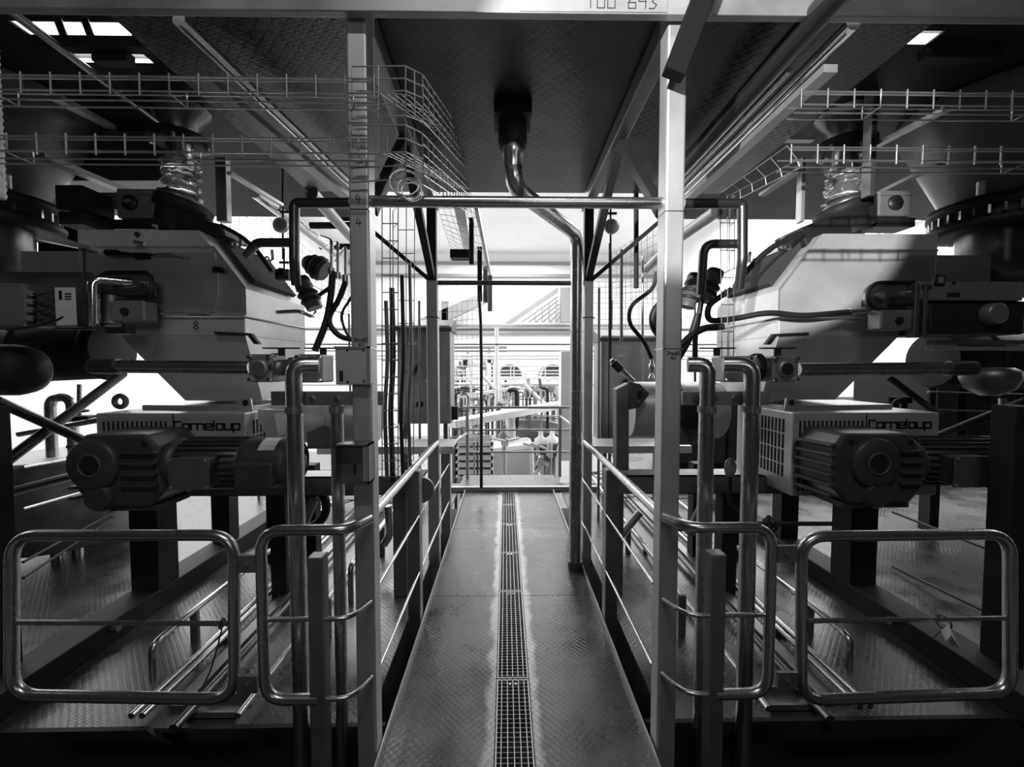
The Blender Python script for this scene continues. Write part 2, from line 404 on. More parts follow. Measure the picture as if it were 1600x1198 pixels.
# handrails: top tube, two thin rails, stanchions
for sx, xr, px, nm in ((-1, -.528, -.528, 'left'), (1, .612, .612, 'right')):
    t = T('guard_rail', 'tubular steel guard rail running back along the %s side of the walkway' % nm, 'railing', (px, 2.3, -.2))
    t.part('top_rail', MB().tube([(xr, 1.575, .915), (xr, 3.14, .915)], .021, 14), TUBE)
    t.part('knee_rail', MB().tube([(xr-sx*.03, 1.57, .645), (xr-sx*.03, 3.6, .645)], .0075, 8), TUBE)
    t.part('foot_rail', MB().tube([(xr-sx*.03, 1.57, .315), (xr-sx*.03, 3.6, .315)], .0075, 8), TUBE)
    t.part('stanchion', MB().box((xr-.036, 2.31, -.2), (xr+.036, 2.39, .905)), STEELD, .005)
    t.part('stanchion', MB().box((xr-.04, 3.56, -.2), (xr+.04, 3.64, .8)), STEELD, .005)
# horizontal tubes between the posts
one('cross_tube', 'polished tube spanning the two front posts above head height', 'tube', MB().tube([(-.5, 1.54, 2.105), (.585, 1.54, 2.105)], .0205, 16), TUBE)
one('cross_tube', 'dark thin tube spanning the second pair of posts', 'tube', MB().tube([(-.52, 3.17, 2.137), (.605, 3.17, 2.137)], .018, 14), TUBED)
# longitudinal carrying beams with their inverted-V braces
for sx, xf, xb in ((-1, -.52, -.56), (1, .615, .635)):
    nm = 'left' if sx < 0 else 'right'
    t = T('roof_truss', 'dark braced steel girder above the %s walkway edge from front post to second post' % nm, 'girder', (xf, 2.3, 2.1))
    t.part('chord', MB().bar((xf, 1.58, 2.77), (xb, 3.3, 2.77), .07, .09), STEELD, .005)
    t.part('brace', MB().bar((xb, 2.35, 2.73), (xb, 3.16, 2.17), .05, .05), IRON, .004)
    t.part('brace', MB().bar((xb, 2.3, 2.73), (xf, 1.62, 2.1), .045, .045), IRON, .004)
    t.part('hanger', MB().box((xb-.035, 3.14, 2.15), (xb+.035, 3.2, 2.8)), IRON, .004)
    t.part('knee_brace', MB().bar((xb, 3.17, 2.14), (xb+sx*.56, 3.17, 2.62), .03, .035, V((0,1,0))), IRON, .003)
# ------------------------------------------------------------------ gates and small end rails
GY = 1.39
def zz(y, Y): return P(800, y, Y).z
def gate(label, xl, xr, ylt, ylb, yrt, yrb, ym0, ym1, Y=GY):
    a, b, c, d = P(xl, ylt, Y), P(xr, yrt, Y), P(xr, yrb, Y), P(xl, ylb, Y)
    m = (a+b)/2
    t = T('barrier_gate', label, 'gate', (m.x, Y, d.z))
    pts = [m, b, c, d, a, m]
    t.part('frame_tube', MB().tube(rounded(pts, .085, 7)[:-1], .0185, 16, 0, True), TUBE)
    t.part('cross_bar', MB().tube([P(xl, ym0, Y), P(xr, ym1, Y)], .0085, 10), TUBE)
    return t
g1 = gate('wide round-cornered tubular gate in front of the left machine', 19, 366, 836, 1086, 836, 1092, 972, 974)
g2 = gate('wide round-cornered tubular gate with a tag, in front of the right machine', 1252, 1578, 838, 1094, 834, 1082, 970, 965)
for t, xs in ((g1, 387), (g2, 1229)):
    for y in (880 if t is g1 else 865, 1068 if t is g1 else 1062):
        p = P(xs, y, GY); t.part('hinge_plate', MB().box((p.x-.035, GY-.006, p.z-.03), (p.x+.035, GY+.006, p.z+.03)).bolt((p.x, GY-.006, p.z), (0,-1,0)), STEELD)
def endrail(label, sgn, xo, xi, xp, xb):
    """short rail: outer upright, post, then bars that bend back to the front post"""
    Y = GY
    t = T('end_rail', label, 'railing', (P(xp, 1100, Y).x, Y, -.3))
    zt, zm, zb = zz(840, Y), zz(964, Y), zz(1088, Y)
    X = lambda px, y=900: P(px, y, Y).x
    zt = .94
    back = V((xb, 1.52, zt+.0))
    t.part('frame_tube', MB().tube([(xb, 1.52, zt), (X(xi), 1.52, zt), (X(xi)-sgn*.04, Y, zt), (X(xo), Y, zt), (X(xo), Y, zb), (X(xp), Y, zb)][1 if False else 0:], .0185, 16, .07) if False else
           MB().tube([(xb, 1.492, zt), (X(xi), Y, zt), (X(xo), Y, zt), (X(xo), Y, zb), (X(xp), Y, zb)], .0185, 16, .075), TUBE)
    t.part('post', MB().box((X(xp)-.026, Y-.012, -.3), (X(xp)+.026, Y+.04, zz(867, Y))), STEELD, .004)
    for z in (zm, zb):
        t.part('cross_bar', MB().tube([(xb, 1.492, z), (X(xi), Y, z), (X(xo if z == zm else xp), Y+.0, z)], .0085, 10, .05), TUBE)
    return t
endrail('short bent end rail beside the left front post', 1, 409, 545, 494, -.50)
endrail('short bent end rail beside the right front post', -1, 1204, 1075, 1121, .59)
# crumpled tag on the right gate and a wire on the left one
t = T('plastic_tag', 'crumpled clear plastic tag hanging by a black ring from the gate bar', 'tag', P(1478, 1010, GY))
t.part('ring', MB().torus(P(1474, 972, GY-.01), (1, .3, 0), .022, .0025, 16, 6), BLACK)
mb = MB(); q = [P(1470, 985, 1.37), P(1482, 975, 1.35), P(1500, 1012, 1.36), P(1488, 1010, 1.38), P(1478, 1002, 1.35)]
c_ = P(1486, 992, 1.34)
for a, b in zip(q, q[1:]+q[:1]): mb.add([a, b, c_, (a+b+c_)/3+V((0,.006,0))], [(0,1,3),(1,2,3),(2,0,3),(0,2,1)])
t.part('sheet', mb, LABEL)
t.part('tie', MB().tube([P(1470, 986, 1.37), P(1456, 998, 1.36)], .002, 6), BLACK)
t = T('loose_wire', 'thin black wire end tied to the bar of the left gate', 'wire', P(318, 1072, GY))
t.part('loop', MB().torus(P(347, 974, GY), (1, 0, 0), .014, .004, 14, 6), BLACK)
t.part('tail', MB().tube([P(347, 980, 1.37), P(340, 1010, 1.36), P(328, 1050, 1.36), P(314, 1078, 1.37)], .0025, 6), BLACK)

# ------------------------------------------------------------------ upright pipes and boxes beside the front posts
def riser(label, pts, r, Yc, clampz=None, m=TUBE, name='upright_pipe'):
    t = T(name, label, 'pipe', V(pts[-1]) if pts[-1][2] < pts[0][2] else V(pts[0]))
    t.part('tube', MB().tube(pts, r, 16, .07), m)
    if clampz:
        for z in clampz:
            x, y = pts[-1][0], pts[-1][1]
            t.part('clamp', MB().cyl((x, y, z-.012), (x, y, z+.012), r+.005, n=16).box((x-.006, y-r-.02, z-.012), (x+.006, y-r, z+.012)), STEELD)
    return t
PYp = 1.60
x = P(466, 900, PYp).x; x2 = P(531, 900, PYp).x
riser('steel pipe rising from the floor gap and bending into the left square valve', [(x+.085, PYp+.03, 1.506), (x, PYp, 1.506), (x, PYp, -.33)], .031, PYp, [1.33])
riser('slimmer steel pipe standing close beside the left front post', [(x2, PYp, 1.35), (x2, PYp, -.33)], .024, PYp, [1.33])
x = P(1167, 900, PYp).x; x2 = P(1099, 900, PYp).x
riser('steel pipe arching over at the top into the right square valve', [(x-.10, PYp+.03, 1.506), (x, PYp, 1.506), (x, PYp, -.33)], .031, PYp, [1.33])
riser('steel pipe arching over beside the right front post', [(x2-.07, PYp+.02, 1.506), (x2, PYp, 1.506), (x2, PYp, -.33)], .030, PYp, [1.33])
# clamp rails behind those pipes
for a, b, lab in ((425, 600, 'left'), (1065, 1200, 'right')):
    p, q = P(a, 622, 1.66), P(b, 622, 1.66)
    t = T('clamp_rail', 'flat steel rail that holds the upright pipes by the %s front post' % lab, 'rail', (p.x, 1.66, p.z-.025))
    t.part('flat_bar', MB().box((p.x, 1.65, p.z-.028), (q.x, 1.665, p.z+.028)), STEELD, .003)
    for k in range(4):
        xx = p.x + (q.x-p.x)*(.15+.22*k); t.part('bolt', MB().bolt((xx, 1.65, p.z), (0,-1,0), .009, .012), CHROME)
# two shallow steel boxes on the left post
def openbox(label, x0, x1, y0, y1, Y, d, opened):
    a, b = P(x0, y1, Y), P(x1, y0, Y)
    t = T('junction_box', label, 'box', ((a.x+b.x)/2, Y, a.z))
    w_ = .006
    if opened:
        m = MB().box((a.x, Y, a.z), (a.x+w_, Y+d, b.z)).box((b.x-w_, Y, a.z), (b.x, Y+d, b.z)).box((a.x, Y, a.z), (b.x, Y+d, a.z+w_)).box((a.x, Y, b.z-w_), (b.x, Y+d, b.z)).box((a.x, Y+d-w_, a.z), (b.x, Y+d, b.z))
        t.part('shell', m, STEELD)
        t.part('flange', MB().box((b.x-.02, Y-.004, a.z+.01), (b.x-.002, Y, b.z-.01)), STEEL)
        t.part('cable_slot', MB().box(((a.x+b.x)/2-.012, Y+d-w_-.004, a.z+.02), ((a.x+b.x)/2-.004, Y+d-w_, a.z+.06)), BLACK)
    else:
        t.part('body', MB().box((a.x, Y, a.z), (b.x, Y+d, b.z)), SHEET, .005)
        t.part('rim', MB().box((b.x-.014, Y-.006, a.z), (b.x, Y, b.z)).box((a.x, Y-.006, b.z-.006), (b.x, Y, b.z)), STEEL)
        for (fx, fz) in ((.35, .08), (.35, .9), (.8, .1), (.8, .9)):
            t.part('screw', MB().bolt((a.x+(b.x-a.x)*fx, Y, a.z+(b.z-a.z)*fz), (0,-1,0), .004, .003), BLACK)
        t.part('slot', MB().box((a.x+.015, Y-.002, a.z+.012), (a.x+.028, Y, a.z+.05)), BLACK)
    return t
openbox('closed brushed steel box fixed at chest height on the left front post', 524, 579, 541, 601, 1.46, .04, False)
openbox('open shallow steel box fixed at hip height on the left front post', 522, 576, 694, 756, 1.43, .06, True)

# ------------------------------------------------------------------ pipe runs and frames lying on the side floors
def floorpipe(label, pts, r, m=TUBE, group=None, stands=True):
    t = T('floor_pipe', label, 'pipe', (pts[0][0], pts[0][1], 0), group)
    t.part('tube', MB().tube(pts, r, 10, .05), m)
    if stands:
        y = 2.2
        while y < 4.2:
            X_, Z_ = pts[-1][0], pts[-1][2]
            t.part('support', MB().box((X_-.02, y, 0), (X_+.02, y+.02, Z_-r*.6)), STEELD); y += 1.0
    return t
for sgn, nm in ((-1, 'left'), (1, 'right')):
    floorpipe('bent pipe end standing up from the %s floor then running back' % nm, [(sgn*1.70, 1.94, 0), (sgn*1.70, 1.94, .16), (sgn*1.70, 2.15, .17), (sgn*1.70, 4.6, .17)], .017)
    floorpipe('outer pipe of the close pair along the %s floor' % nm, [(sgn*1.56, 1.67, .045), (sgn*1.56, 5.0, .045)], .014)
    floorpipe('inner pipe of the close pair along the %s floor' % nm, [(sgn*1.515, 1.67, .045), (sgn*1.515, 5.0, .045)], .014)
    floorpipe('darker middle pipe along the %s floor' % nm, [(sgn*1.33, 1.60, .05), (sgn*1.33, 5.0, .05)], .02, TUBED)
    floorpipe('pipe nearest the walkway gap along the %s floor' % nm, [(sgn*1.12, 1.67, .04), (sgn*1.12, 5.0, .04)], .013)
    floorpipe('low bent pipe with its foot beside the %s upright pipes' % nm, [(sgn*.98, 2.55, 0), (sgn*.98, 2.55, .24), (sgn*.98, 4.8, .24)], .018)
    # channel strip
    one('floor_channel', 'flat steel channel strip between the pipes of the %s floor' % nm, 'channel', MB().box((sgn*1.40, 1.75, 0), (sgn*1.47, 5, .02)).box((sgn*1.39, 1.75, 0), (sgn*1.40, 5, .04)), STEELD)
    one('floor_tray', 'shallow steel tray sunk at the front edge of the %s floor' % nm, 'tray', MB().box((sgn*1.15, 1.70, 0), (sgn*1.36, 1.71, .03)).box((sgn*1.15, 1.80, 0), (sgn*1.36, 1.81, .03)).box((sgn*1.15, 1.70, 0), (sgn*1.36, 1.81, .006)), STEELD)
    # dark ground beam under the machine legs, machine stand with its legs
    XB = sgn*2.22 if sgn < 0 else 2.26
    t = T('machine_stand', 'heavy black steel stand of legs and ground beam under the %s machine' % nm, 'stand', (XB, 2.5, 0))
    t.part('ground_beam', MB().box((XB-.09, 1.62, 0), (XB+.09, 4.6, .12)), IRON, .006)
    t.part('leg', MB().box((XB-.085, 2.50, .12), (XB+.085, 2.66, .795 if sgn < 0 else .74)), IRON, .006)
    t.part('leg', MB().box((XB+sgn*.09-.05, 1.80, .0), (XB+sgn*.09+.05, 1.90, 1.32)), IRON, .006)
    t.part('leg', MB().box((sgn*1.78-.045, 3.1, 0), (sgn*1.78+.045, 3.2, .75)), IRON, .006)
    t.part('leg', MB().box((sgn*1.5-.05, 3.1, 0), (sgn*1.5+.05, 3.2, .75)), IRON, .006)
    t.part('leg', MB().box((XB+sgn*.02-.07, 3.2, .12), (XB+sgn*.02+.07, 3.32, 2.0)), IRON, .006)
    t.part('cross_bar', MB().box((sgn*1.0, 3.08, .52), (XB, 3.2, .60)), IRON, .005)
    t.part('bolt', MB().cyl((XB+sgn*-.09, 2.2, .08), (XB+sgn*-.12, 2.2, .08), .02, n=6), STEELD)
    # long channel shelf that carries the feeder, at knee height towards the walkway
    z0 = .60
    t = T('feeder_bench', 'dark channel bench carrying the feeder beside the %s walkway rail' % nm, 'bench', (sgn*1.2, 3.0, 0))
    a = .66 if sgn > 0 else -.62
    t.part('front_channel', MB().box((sgn*abs(a), 2.55, .69), (sgn*2.0, 2.60, .80)).box((sgn*abs(a), 2.55, .79), (sgn*2.0, 2.75, .80)).box((sgn*abs(a), 2.55, .69), (sgn*2.0, 2.75, .70)), STEELD, .004)
    t.part('leg', MB().box((sgn*(abs(a)+.02), 2.62, 0), (sgn*(abs(a)+.11), 2.72, .69)), STEELD, .004)
    t.part('leg', MB().box((sgn*1.42, 2.62, 0), (sgn*1.52, 2.72, .69)), IRON, .004)
    # bright flat shelf plate
    one('shelf_plate', 'bright flat steel shelf plate jutting to the %s rail near the cabinet' % nm, 'shelf', MB().box((sgn*(.42 if sgn < 0 else .66), 3.25, .84), (sgn*1.5, 3.6, .86)).box((sgn*(.42 if sgn < 0 else .66), 3.25, .80), (sgn*1.5, 3.262, .84)), SHEET, .003)
# far low rails on the outer floors
for k, (y0, y1) in enumerate([(722, 713), (787, 760), (870, 800), (895, 806)]):
    one('floor_rod', 'thin rod of the low rail behind the left stand, number %s from the top' % ['one', 'two', 'three', 'four'][k], 'rod', MB().tube([P(36, y0+8, 2.35), P(200, y1-12, 3.4)], .008, 8), TUBE if k < 2 else IRON)
one('floor_rod', 'thin rod slanting behind the right stand above the gate bar', 'rod', MB().tube([P(1395, 800, 3.2), P(1570, 868, 2.35)], .010, 8), IRON)
one('floor_rod', 'thin rod slanting behind the right stand below the gate bar', 'rod', MB().tube([P(1395, 885, 2.9), P(1560, 965, 2.2)], .010, 8), IRON)
one('floor_rod', 'bright rod by the right edge under the dark gear motor', 'rod', MB().tube([P(1530, 756, 2.2), P(1605, 775, 2.0)], .016, 8), TUBE)
# crossing brace tubes at the left edge
for p, q, r, lab in (((-6, 732, 1.95), (192, 584, 2.75), .026, 'rising to the hopper frame'), ((-6, 626, 1.95), (140, 692, 2.35), .024, 'falling to the gear motor'), ((-6, 775, 1.95), (140, 736, 2.35), .022, 'flat one below the crossing')):
    one('brace_tube', 'dark brace tube at the left edge, %s' % lab, 'brace', MB().tube([P(*p), P(*q)], r, 12), TUBED)
for p, q, r, lab in (((1452, 686, 2.5), (1606, 625, 1.95), .02, 'rising to the edge'), ((1390, 590, 2.7), (1470, 650, 2.5), .02, 'short one falling from the long pipe')):
    one('brace_tube', 'dark brace tube behind the right gear motor, %s' % lab, 'brace', MB().tube([P(*p), P(*q)], r, 12), IRON)
# ------------------------------------------------------------------ the two extractor machines
HY, HB = 2.45, 3.18       # hopper front and back
def hopper(sgn, X0, nm, number):
    s = HY/640.0
    t = T('hopper', 'large %s sheet steel hopper with a chamfered shoulder towards the walkway' % ('left, dim' if sgn < 0 else 'right, sunlit'), 'hopper', (X0+sgn*.45, 2.8, 1.28))
    X = lambda u: X0 + sgn*u
    up = [(0,1.68),(0,1.956),(.253,2.292),(.95,2.292),(.95,1.81),(.76,1.79),(.73,1.68)]
    t.part('body', MB().prism([(X(u), HY, z) for u, z in up], (0, HB-HY, 0)), SHEET, .004)
    t.part('upper_fold', MB().prism([(X(u), HY-.004, z) for u, z in [(.0,1.80),(.0,1.956),(.175,2.188),(.95,2.188),(.95,2.20),(.165,2.20),(-.012,1.962),(-.012,1.80)]], (0,.004,0)), STEEL, label='bright folded edge')
    t.part('side_box', MB().box((X(.93), HY-.01, 1.80), (X(1.27), HB-.1, 2.165)), SHEET, .004)
    t.part('lower_funnel', MB().loft([V((X(0), HY, 1.68)), V((X(.73), HY, 1.68)), V((X(.73), HB, 1.68)), V((X(0), HB, 1.68))],
                               [V((X(-.01), HY+.14, 1.285)), V((X(.47), HY+.14, 1.285)), V((X(.47), HB-.1, 1.285)), V((X(-.01), HB-.1, 1.285))]), SHEET)
    t.part('seam_rib', MB().tube([(X(.76), HY-.008, 1.788), (X(0), HY-.008, 1.788), (X(-.012), HB, 1.788)], .007, 8), STEEL)
    t.part('lip', MB().prism([(X(.16), HY-.03, 1.702), (X(-.05), HY-.03, 1.692), (X(-.09), HY-.02, 1.63), (X(-.06), HY-.02, 1.63), (X(-.03), HY-.03, 1.68), (X(.16), HY-.03, 1.688)], (0,.03,0)), IRON)
    # inspection door with hinges and latches
    if sgn < 0:
        d = t.part('door', MB().prism([(X(u), HY-.012, z) for u, z in [(.155,2.16),(.60,2.16),(.60,1.815),(.165,1.815),(.14,1.90),(.135,2.05)]], (0,.012,0)), SHEET, .004)
        for u in (.54, .27): t.part('hinge', MB().tube([(X(u+.05), HY-.016, 1.808), (X(u-.05), HY-.016, 1.808)], .008, 8).cyl((X(u-.055), HY-.016, 1.808), (X(u-.075), HY-.016, 1.808), .011, n=8), STEEL)
        t.part('handle', MB().tube([(X(.52), HY-.01, 2.145), (X(.47), HY-.045, 2.14), (X(.37), HY-.045, 2.14), (X(.30), HY-.01, 2.125)], .007, 8, .03), CHROME)
        t.part('latch', MB().tube([(X(.75), HY-.04, 2.15), (X(.68), HY-.045, 2.148)], .017, 10).tube([(X(.68), HY-.045, 2.148), (X(.60), HY-.03, 2.14)], .009, 8).box((X(.60), HY-.04, 2.12), (X(.52), HY, 2.15)), IRON)
        t.part('latch', MB().tube([(X(.15), HY-.02, 2.06), (X(.09), HY-.03, 2.055)], .012, 8).box((X(.16), HY-.03, 2.045), (X(.12), HY, 2.075)), IRON)
        t.part('pull_tab', MB().tube([(X(.60), HY-.03, 2.215), (X(.55), HY-.02, 2.205)], .010, 8), CHROME)
        t.part('plug_hole', MB().cyl((X(.60), HY, 2.265), (X(.60), HY-.012, 2.265), .014, n=10), BLACK)
    if number: t.part('lettering', writing(number, (X(.30), HY-.002, 1.715), (1,0,0), (0,0,1), .05, .004), INK)
    # hatch on the chamfer, with a row of clips
    a, b = V((X(.225), HY+.12, 2.262)), V((X(.03), HY+.12, 2.003)); nrm = (b-a).cross(V((0,1,0))).normalized()
    if nrm.z < 0: nrm = -nrm
    hatch = MB().prism([a+nrm*.002, b+nrm*.002, b+V((0,.5,0))+nrm*.002, a+V((0,.5,0))+nrm*.002], nrm*.03)
    t.part('hatch', hatch, HATCH, .004)
    for fy in (.2, .55):
        p = a.lerp(b, .12) + V((0, fy-.1, 0)) + nrm*.04
        t.part('hatch_knob', MB().tube([p, p+nrm*.04], .007, 8).tube([p+nrm*.03, p+nrm*.06+V((-sgn*.0, -.05, .03))], .011, 8).torus(p+nrm*.02+V((sgn*.0,-.06,-.01)), (0,1,0), .016, .007, 12, 6), STEEL)
    # hose stub on the walkway side
    return t
hopper(-1, -1.535, 'left', '8'); hopper(1, 1.645, 'right', None)
# cover housings with vent slots and the maker's lettering
def cover(sgn, X0, w_, nm, logo_u, Yf=2.33):
    z0, z1 = (.80, 1.235) if sgn < 0 else (.745, 1.232)
    lab = 'steel feeder housing with vent slots and raised lettering under the %s hopper' % ('dim left' if sgn < 0 else 'sunlit right')
    t = T('feeder_housing', lab, 'housing', (X0+sgn*w_/2, 2.6, z0))
    X = lambda u: X0 + sgn*u
    lx = (lambda u: u)
    t.part('body', MB().box((X(0), Yf, z0), (X(w_), 2.9, z1)), SHEET, .006)
    t.part('top_plate', MB().prism([(X(.02), Yf+.12, z1), (X(w_*.9), Yf+.2, z1), (X(w_*.9), 2.9, z1), (X(.02), 2.9, z1)], (0,0,.028)), STEEL, .003)
    # slots: front face and walkway side face
    m = MB()
    u0, u1 = (.43, w_-.03) if sgn < 0 else (.03, .42)
    k = int((u1-u0)/.026)
    for i in range(k):
        u = u0+(u1-u0)*(i+.5)/k
        zs = [(1.135, 1.19)] if sgn < 0 else [(1.08, 1.185), (.98, 1.07), (.88, .97), (.775, .87)]
        for a, b in zs: m.box((X(u-.0055), Yf-.0015, a), (X(u+.0055), Yf, b))
    v0, v1 = (.04, .42) if sgn < 0 else (.45, w_-.02)
    k = int((v1-v0)/.025)
    for i in range(k):
        u = v0+(v1-v0)*(i+.5)/k
        for a, b in ([(1.025, 1.075), (.82, .86)] if sgn < 0 else [(1.02, 1.06)]): m.box((X(u-.0055), Yf-.0015, a), (X(u+.0055), Yf, b))
    k = 9
    for i in range(k):
        y = Yf+.08+.3*i/k
        for a, b in [(1.105, 1.185), (1.01, 1.095), (.92, 1.0), (.84, .91)]: m.box((X(-.0015), y-.009, a), (X(0), y+.009, b))
    t.part('vent_slots', m, DARKHOLE, kind='stuff')
    ux = .40
    t.part('panel_joint', MB().box((X(ux if sgn < 0 else .43)-.003, Yf-.002, z0), (X(ux if sgn < 0 else .43)+.003, Yf, z1)), BLACK)
    txt = 'Corneloup'; wd = {'C': 1.3, 'o': 1.3, 'r': 1.0, 'n': 1.3, 'e': 1.3, 'l': .4, 'u': 1.3, 'p': 1.3}
    total = sum(wd[c] for c in txt) - .3; size = .365/total
    start = X(.395) if sgn < 0 else X(.445)
    t.part('lettering', writing(txt, (start, Yf-.0015, 1.142), (1,0,0), (0,0,1.25), size, .0085, thick=.003, widths=wd), DARKHOLE, label='black square-cut lettering')
    lg = MB(); cx = X(.05); lg.prism([(cx-.04, 2.42, z1), (cx+.04, 2.42, z1), (cx+.028, 2.42, z1+.075), (cx-.028, 2.42, z1+.075)], (0,.014,0)); t.part('lifting_lug', lg, STEEL)
    t.part('lug_hole', MB().cyl((cx, 2.419, z1+.05), (cx, 2.416, z1+.05), .018, n=14), BLACK)
    # side bracket with label towards the walkway
    if sgn < 0:
        t.part('end_bracket', MB().prism([(X(-.02), 2.42, 1.245), (X(-.26), 2.42, 1.24), (X(-.26), 2.42, .98), (X(-.12), 2.42, .98), (X(-.02), 2.42, 1.19)], (0,.02,0)), SHEET)
        t.part('type_label', MB().prism([P(428, 647, 2.415), P(454, 641, 2.415), P(454, 675, 2.415), P(435, 682, 2.415)], (0,.003,0)), LABEL, label='white type label')
    return t
cover(-1, -1.475, .83, 'left', 0); cover(1, 1.66, .86, 'right', 0)
# gear motors: cast gear case with a hollow shaft, bell flange, ribbed motor, terminal box, fan cowl
def gearmotor(label, bx, z, xl, xr, mlen, Yf):
    t = T('gear_motor', label, 'motor', (bx, Yf+.2, z-.21))
    x0, x1 = bx+xl, bx+xr
    case = MB().prism([(x0, Yf+.03, z+.10), (x0+.05, Yf+.03, z+.17), (x1-.05, Yf+.03, z+.17), (x1, Yf+.03, z+.11), (x1+.03, Yf+.03, z-.12), (x1-.04, Yf+.03, z-.20), (x0+.08, Yf+.03, z-.20), (x0, Yf+.03, z-.11)], (0,.28,0))
    t.part('gear_case', case, PAINT, .018)
    t.part('flange', MB().lathe((bx, Yf, z+.02), (0,1,0), [(0,.05),(0,.115),(.012,.128),(.04,.132),(.05,.132)], 28), PAINT)
    t.part('bore', MB().lathe((bx, Yf-.002, z+.02), (0,1,0), [(0,.052),(0.001,.0)], 22), DARKHOLE)
    t.part('bore_ring', MB().torus((bx, Yf-.001, z+.02), (0,1,0), .054, .006, 24, 6), PAINTM)
    t.part('boss', MB().lathe((bx+.02, Yf+.004, z-.145), (0,1,0), [(0,.06),(.02,.075),(.05,.078)], 22), PAINT)
    for k in range(4):
        zz_ = z+.08-.055*k
        t.part('rib', MB().bar((bx+.13, Yf+.02, zz_), (x1+.01, Yf+.02, zz_), .03, .016), PAINT, .006)
    for k in range(6):
        zz_ = z+.11-.052*k
        t.part('rib', MB().bar((x0-.012, Yf+.02, zz_), (x0-.012, Yf+.28, zz_-.012), .035, .018), PAINT, .006)
    t.part('foot', MB().box((x0+.06, Yf+.05, z-.225), (x1-.02, Yf+.27, z-.195)), PAINT, .005)
    for bxx in (x0+.08, x1-.05): t.part('bolt', MB().bolt((bxx, Yf+.03, z+.13), (0,-1,0), .011, .012), IRON)
    yc = Yf+.16
    t.part('bell_flange', MB().lathe((x1-.01, yc, z+.0), (1,0,0), [(0,.115),(.03,.136),(.055,.136),(.07,.12)], 26), PAINT)
    mx = x1+.05
    t.part('motor_body', MB().lathe((mx, yc, z), (1,0,0), [(0,.105),(.01,.118),(mlen*.55,.118),(mlen*.56,.11)], 28), PAINT)
    fins = MB()
    for k in range(26):
        a = 2*math.pi*k/26; e = V((0, math.cos(a), math.sin(a)))
        fins.bar(V((mx+.02, yc, z))+e*.124, V((mx+mlen*.54, yc, z))+e*.124, .004, .022, e)
    t.part('cooling_fins', fins, PAINT, kind='stuff')
    t.part('terminal_box', MB().box((mx+.07, yc-.19, z-.085), (mx+.25, yc-.08, z+.06)), PAINT, .008)
    t.part('terminal_lid', MB().box((mx+.062, yc-.198, z-.092), (mx+.258, yc-.19, z+.067)), PAINTM, .003)
    for (dx, dz) in ((.075, -.08), (.245, -.08), (.075, .055), (.245, .055)): t.part('bolt', MB().bolt((mx+dx, yc-.198, z+dz), (0,-1,0), .007, .006), STEEL)
    c0 = mx+mlen*.56
    t.part('fan_cowl', MB().lathe((c0, yc, z), (1,0,0), [(0,.128),(.02,.134),(mlen*.36,.134),(mlen*.42,.118),(mlen*.43,.0)], 30), PAINT)
    for R in (.104, .084, .064): t.part('cowl_ring', MB().torus((c0+mlen*.43, yc, z), (1,0,0), R, .006, 24, 6), IRON)
    t.part('cowl_hub', MB().cyl((c0+mlen*.42, yc, z), (c0+mlen*.47, yc, z), .042, n=16), PAINT)
    t.part('cable_box', MB().box((c0+.02, yc-.17, z-.1), (c0+mlen*.34, yc-.06, z+.03)), PAINT, .008)
    lb = MB()
    for k in range(3):
        a0, a1 = math.radians(100+k*14), math.radians(100+(k+1)*14)
        q = [V((c0+mlen*.17, yc+math.cos(a)*.1355, z+math.sin(a)*.1355)) for a in (a0, a1)]
        q2 = [p+V((.085,0,0)) for p in q]
        lb.add([q[0], q2[0], q2[1], q[1]], [(0,1,2,3)])
    t.part('sticker', lb, LABEL, label='white sticker')
    return t
gearmotor('dark painted gear motor under the dim left hopper, its fan cowl towards the walkway', -2.05, .99, -.105, .30, .60, 2.03)
gearmotor('dark painted gear motor under the right hopper, its motor away from the walkway', 1.895, .985, -.205, .235, .8, 2.03)
# feeder drums along the walkway side
def drum(label, xa, xb, ya, yb, yc, Y, r):
    a, b = P(xa, yc, Y), P(xb, yc, Y)
    t = T('feeder_drum', label, 'drum', (a.x, Y, a.z-r))
    t.part('shell', MB().lathe(a, b-a, [(0, r*.96), (.01, r), ((b-a).length-.01, r), ((b-a).length, r*.96)], 32), SHEET)
    m = a.lerp(b, .55)
    t.part('cradle', MB().prism([m+V((-.1, -r-.02, -r*1.05)), m+V((.12, -r-.02, -r*1.05)), m+V((.12, -r-.02, -r*.4)), m+V((0, -r-.02, -r*.1)), m+V((-.1, -r-.02, -r*.4))], (0,.02,0)), PAINTM)
    t.part('band', MB().torus(m, b-a, r, .006, 28, 6), STEEL)
    return t
drum('round steel feeder drum behind the left upright pipes', 440, 590, 625, 690, 655, 2.75, .155)
t = drum('round steel feeder drum between the right front post and pipes', 980, 1120, 600, 690, 640, 2.9, .20)
one('cone_chute', 'black cone shaped chute end beside the right feeder drum', 'chute', MB().lathe(P(1082, 622, 2.62), V((0,0,-1)), [(0, .10), (.02, .105), (.16, .05), (.2, .03)], 22), IRON)
t = T('hinge_bracket', 'dark triangular plate bracket on a square stub behind the right rail', 'bracket', P(965, 700, 2.75))
t.part('plate', MB().prism([P(982, 596, 2.62), P(1000, 600, 2.62), P(1015, 615, 2.62), P(1000, 636, 2.62), P(984, 640, 2.62)], (0,.03,0)), PAINTM)
t.part('stub', MB().prism([P(963, 608, 2.62), P(983, 598, 2.62), P(983, 735, 2.62), P(963, 735, 2.62)], (0,.09,0)), STEELD, .005)
t.part('pin', MB().cyl(P(1001, 614, 2.62), P(1001, 614, 2.58), .016, n=12), IRON)
t.part('pin', MB().cyl(P(997, 627, 2.62), P(997, 627, 2.6), .012, n=12), CHROME)
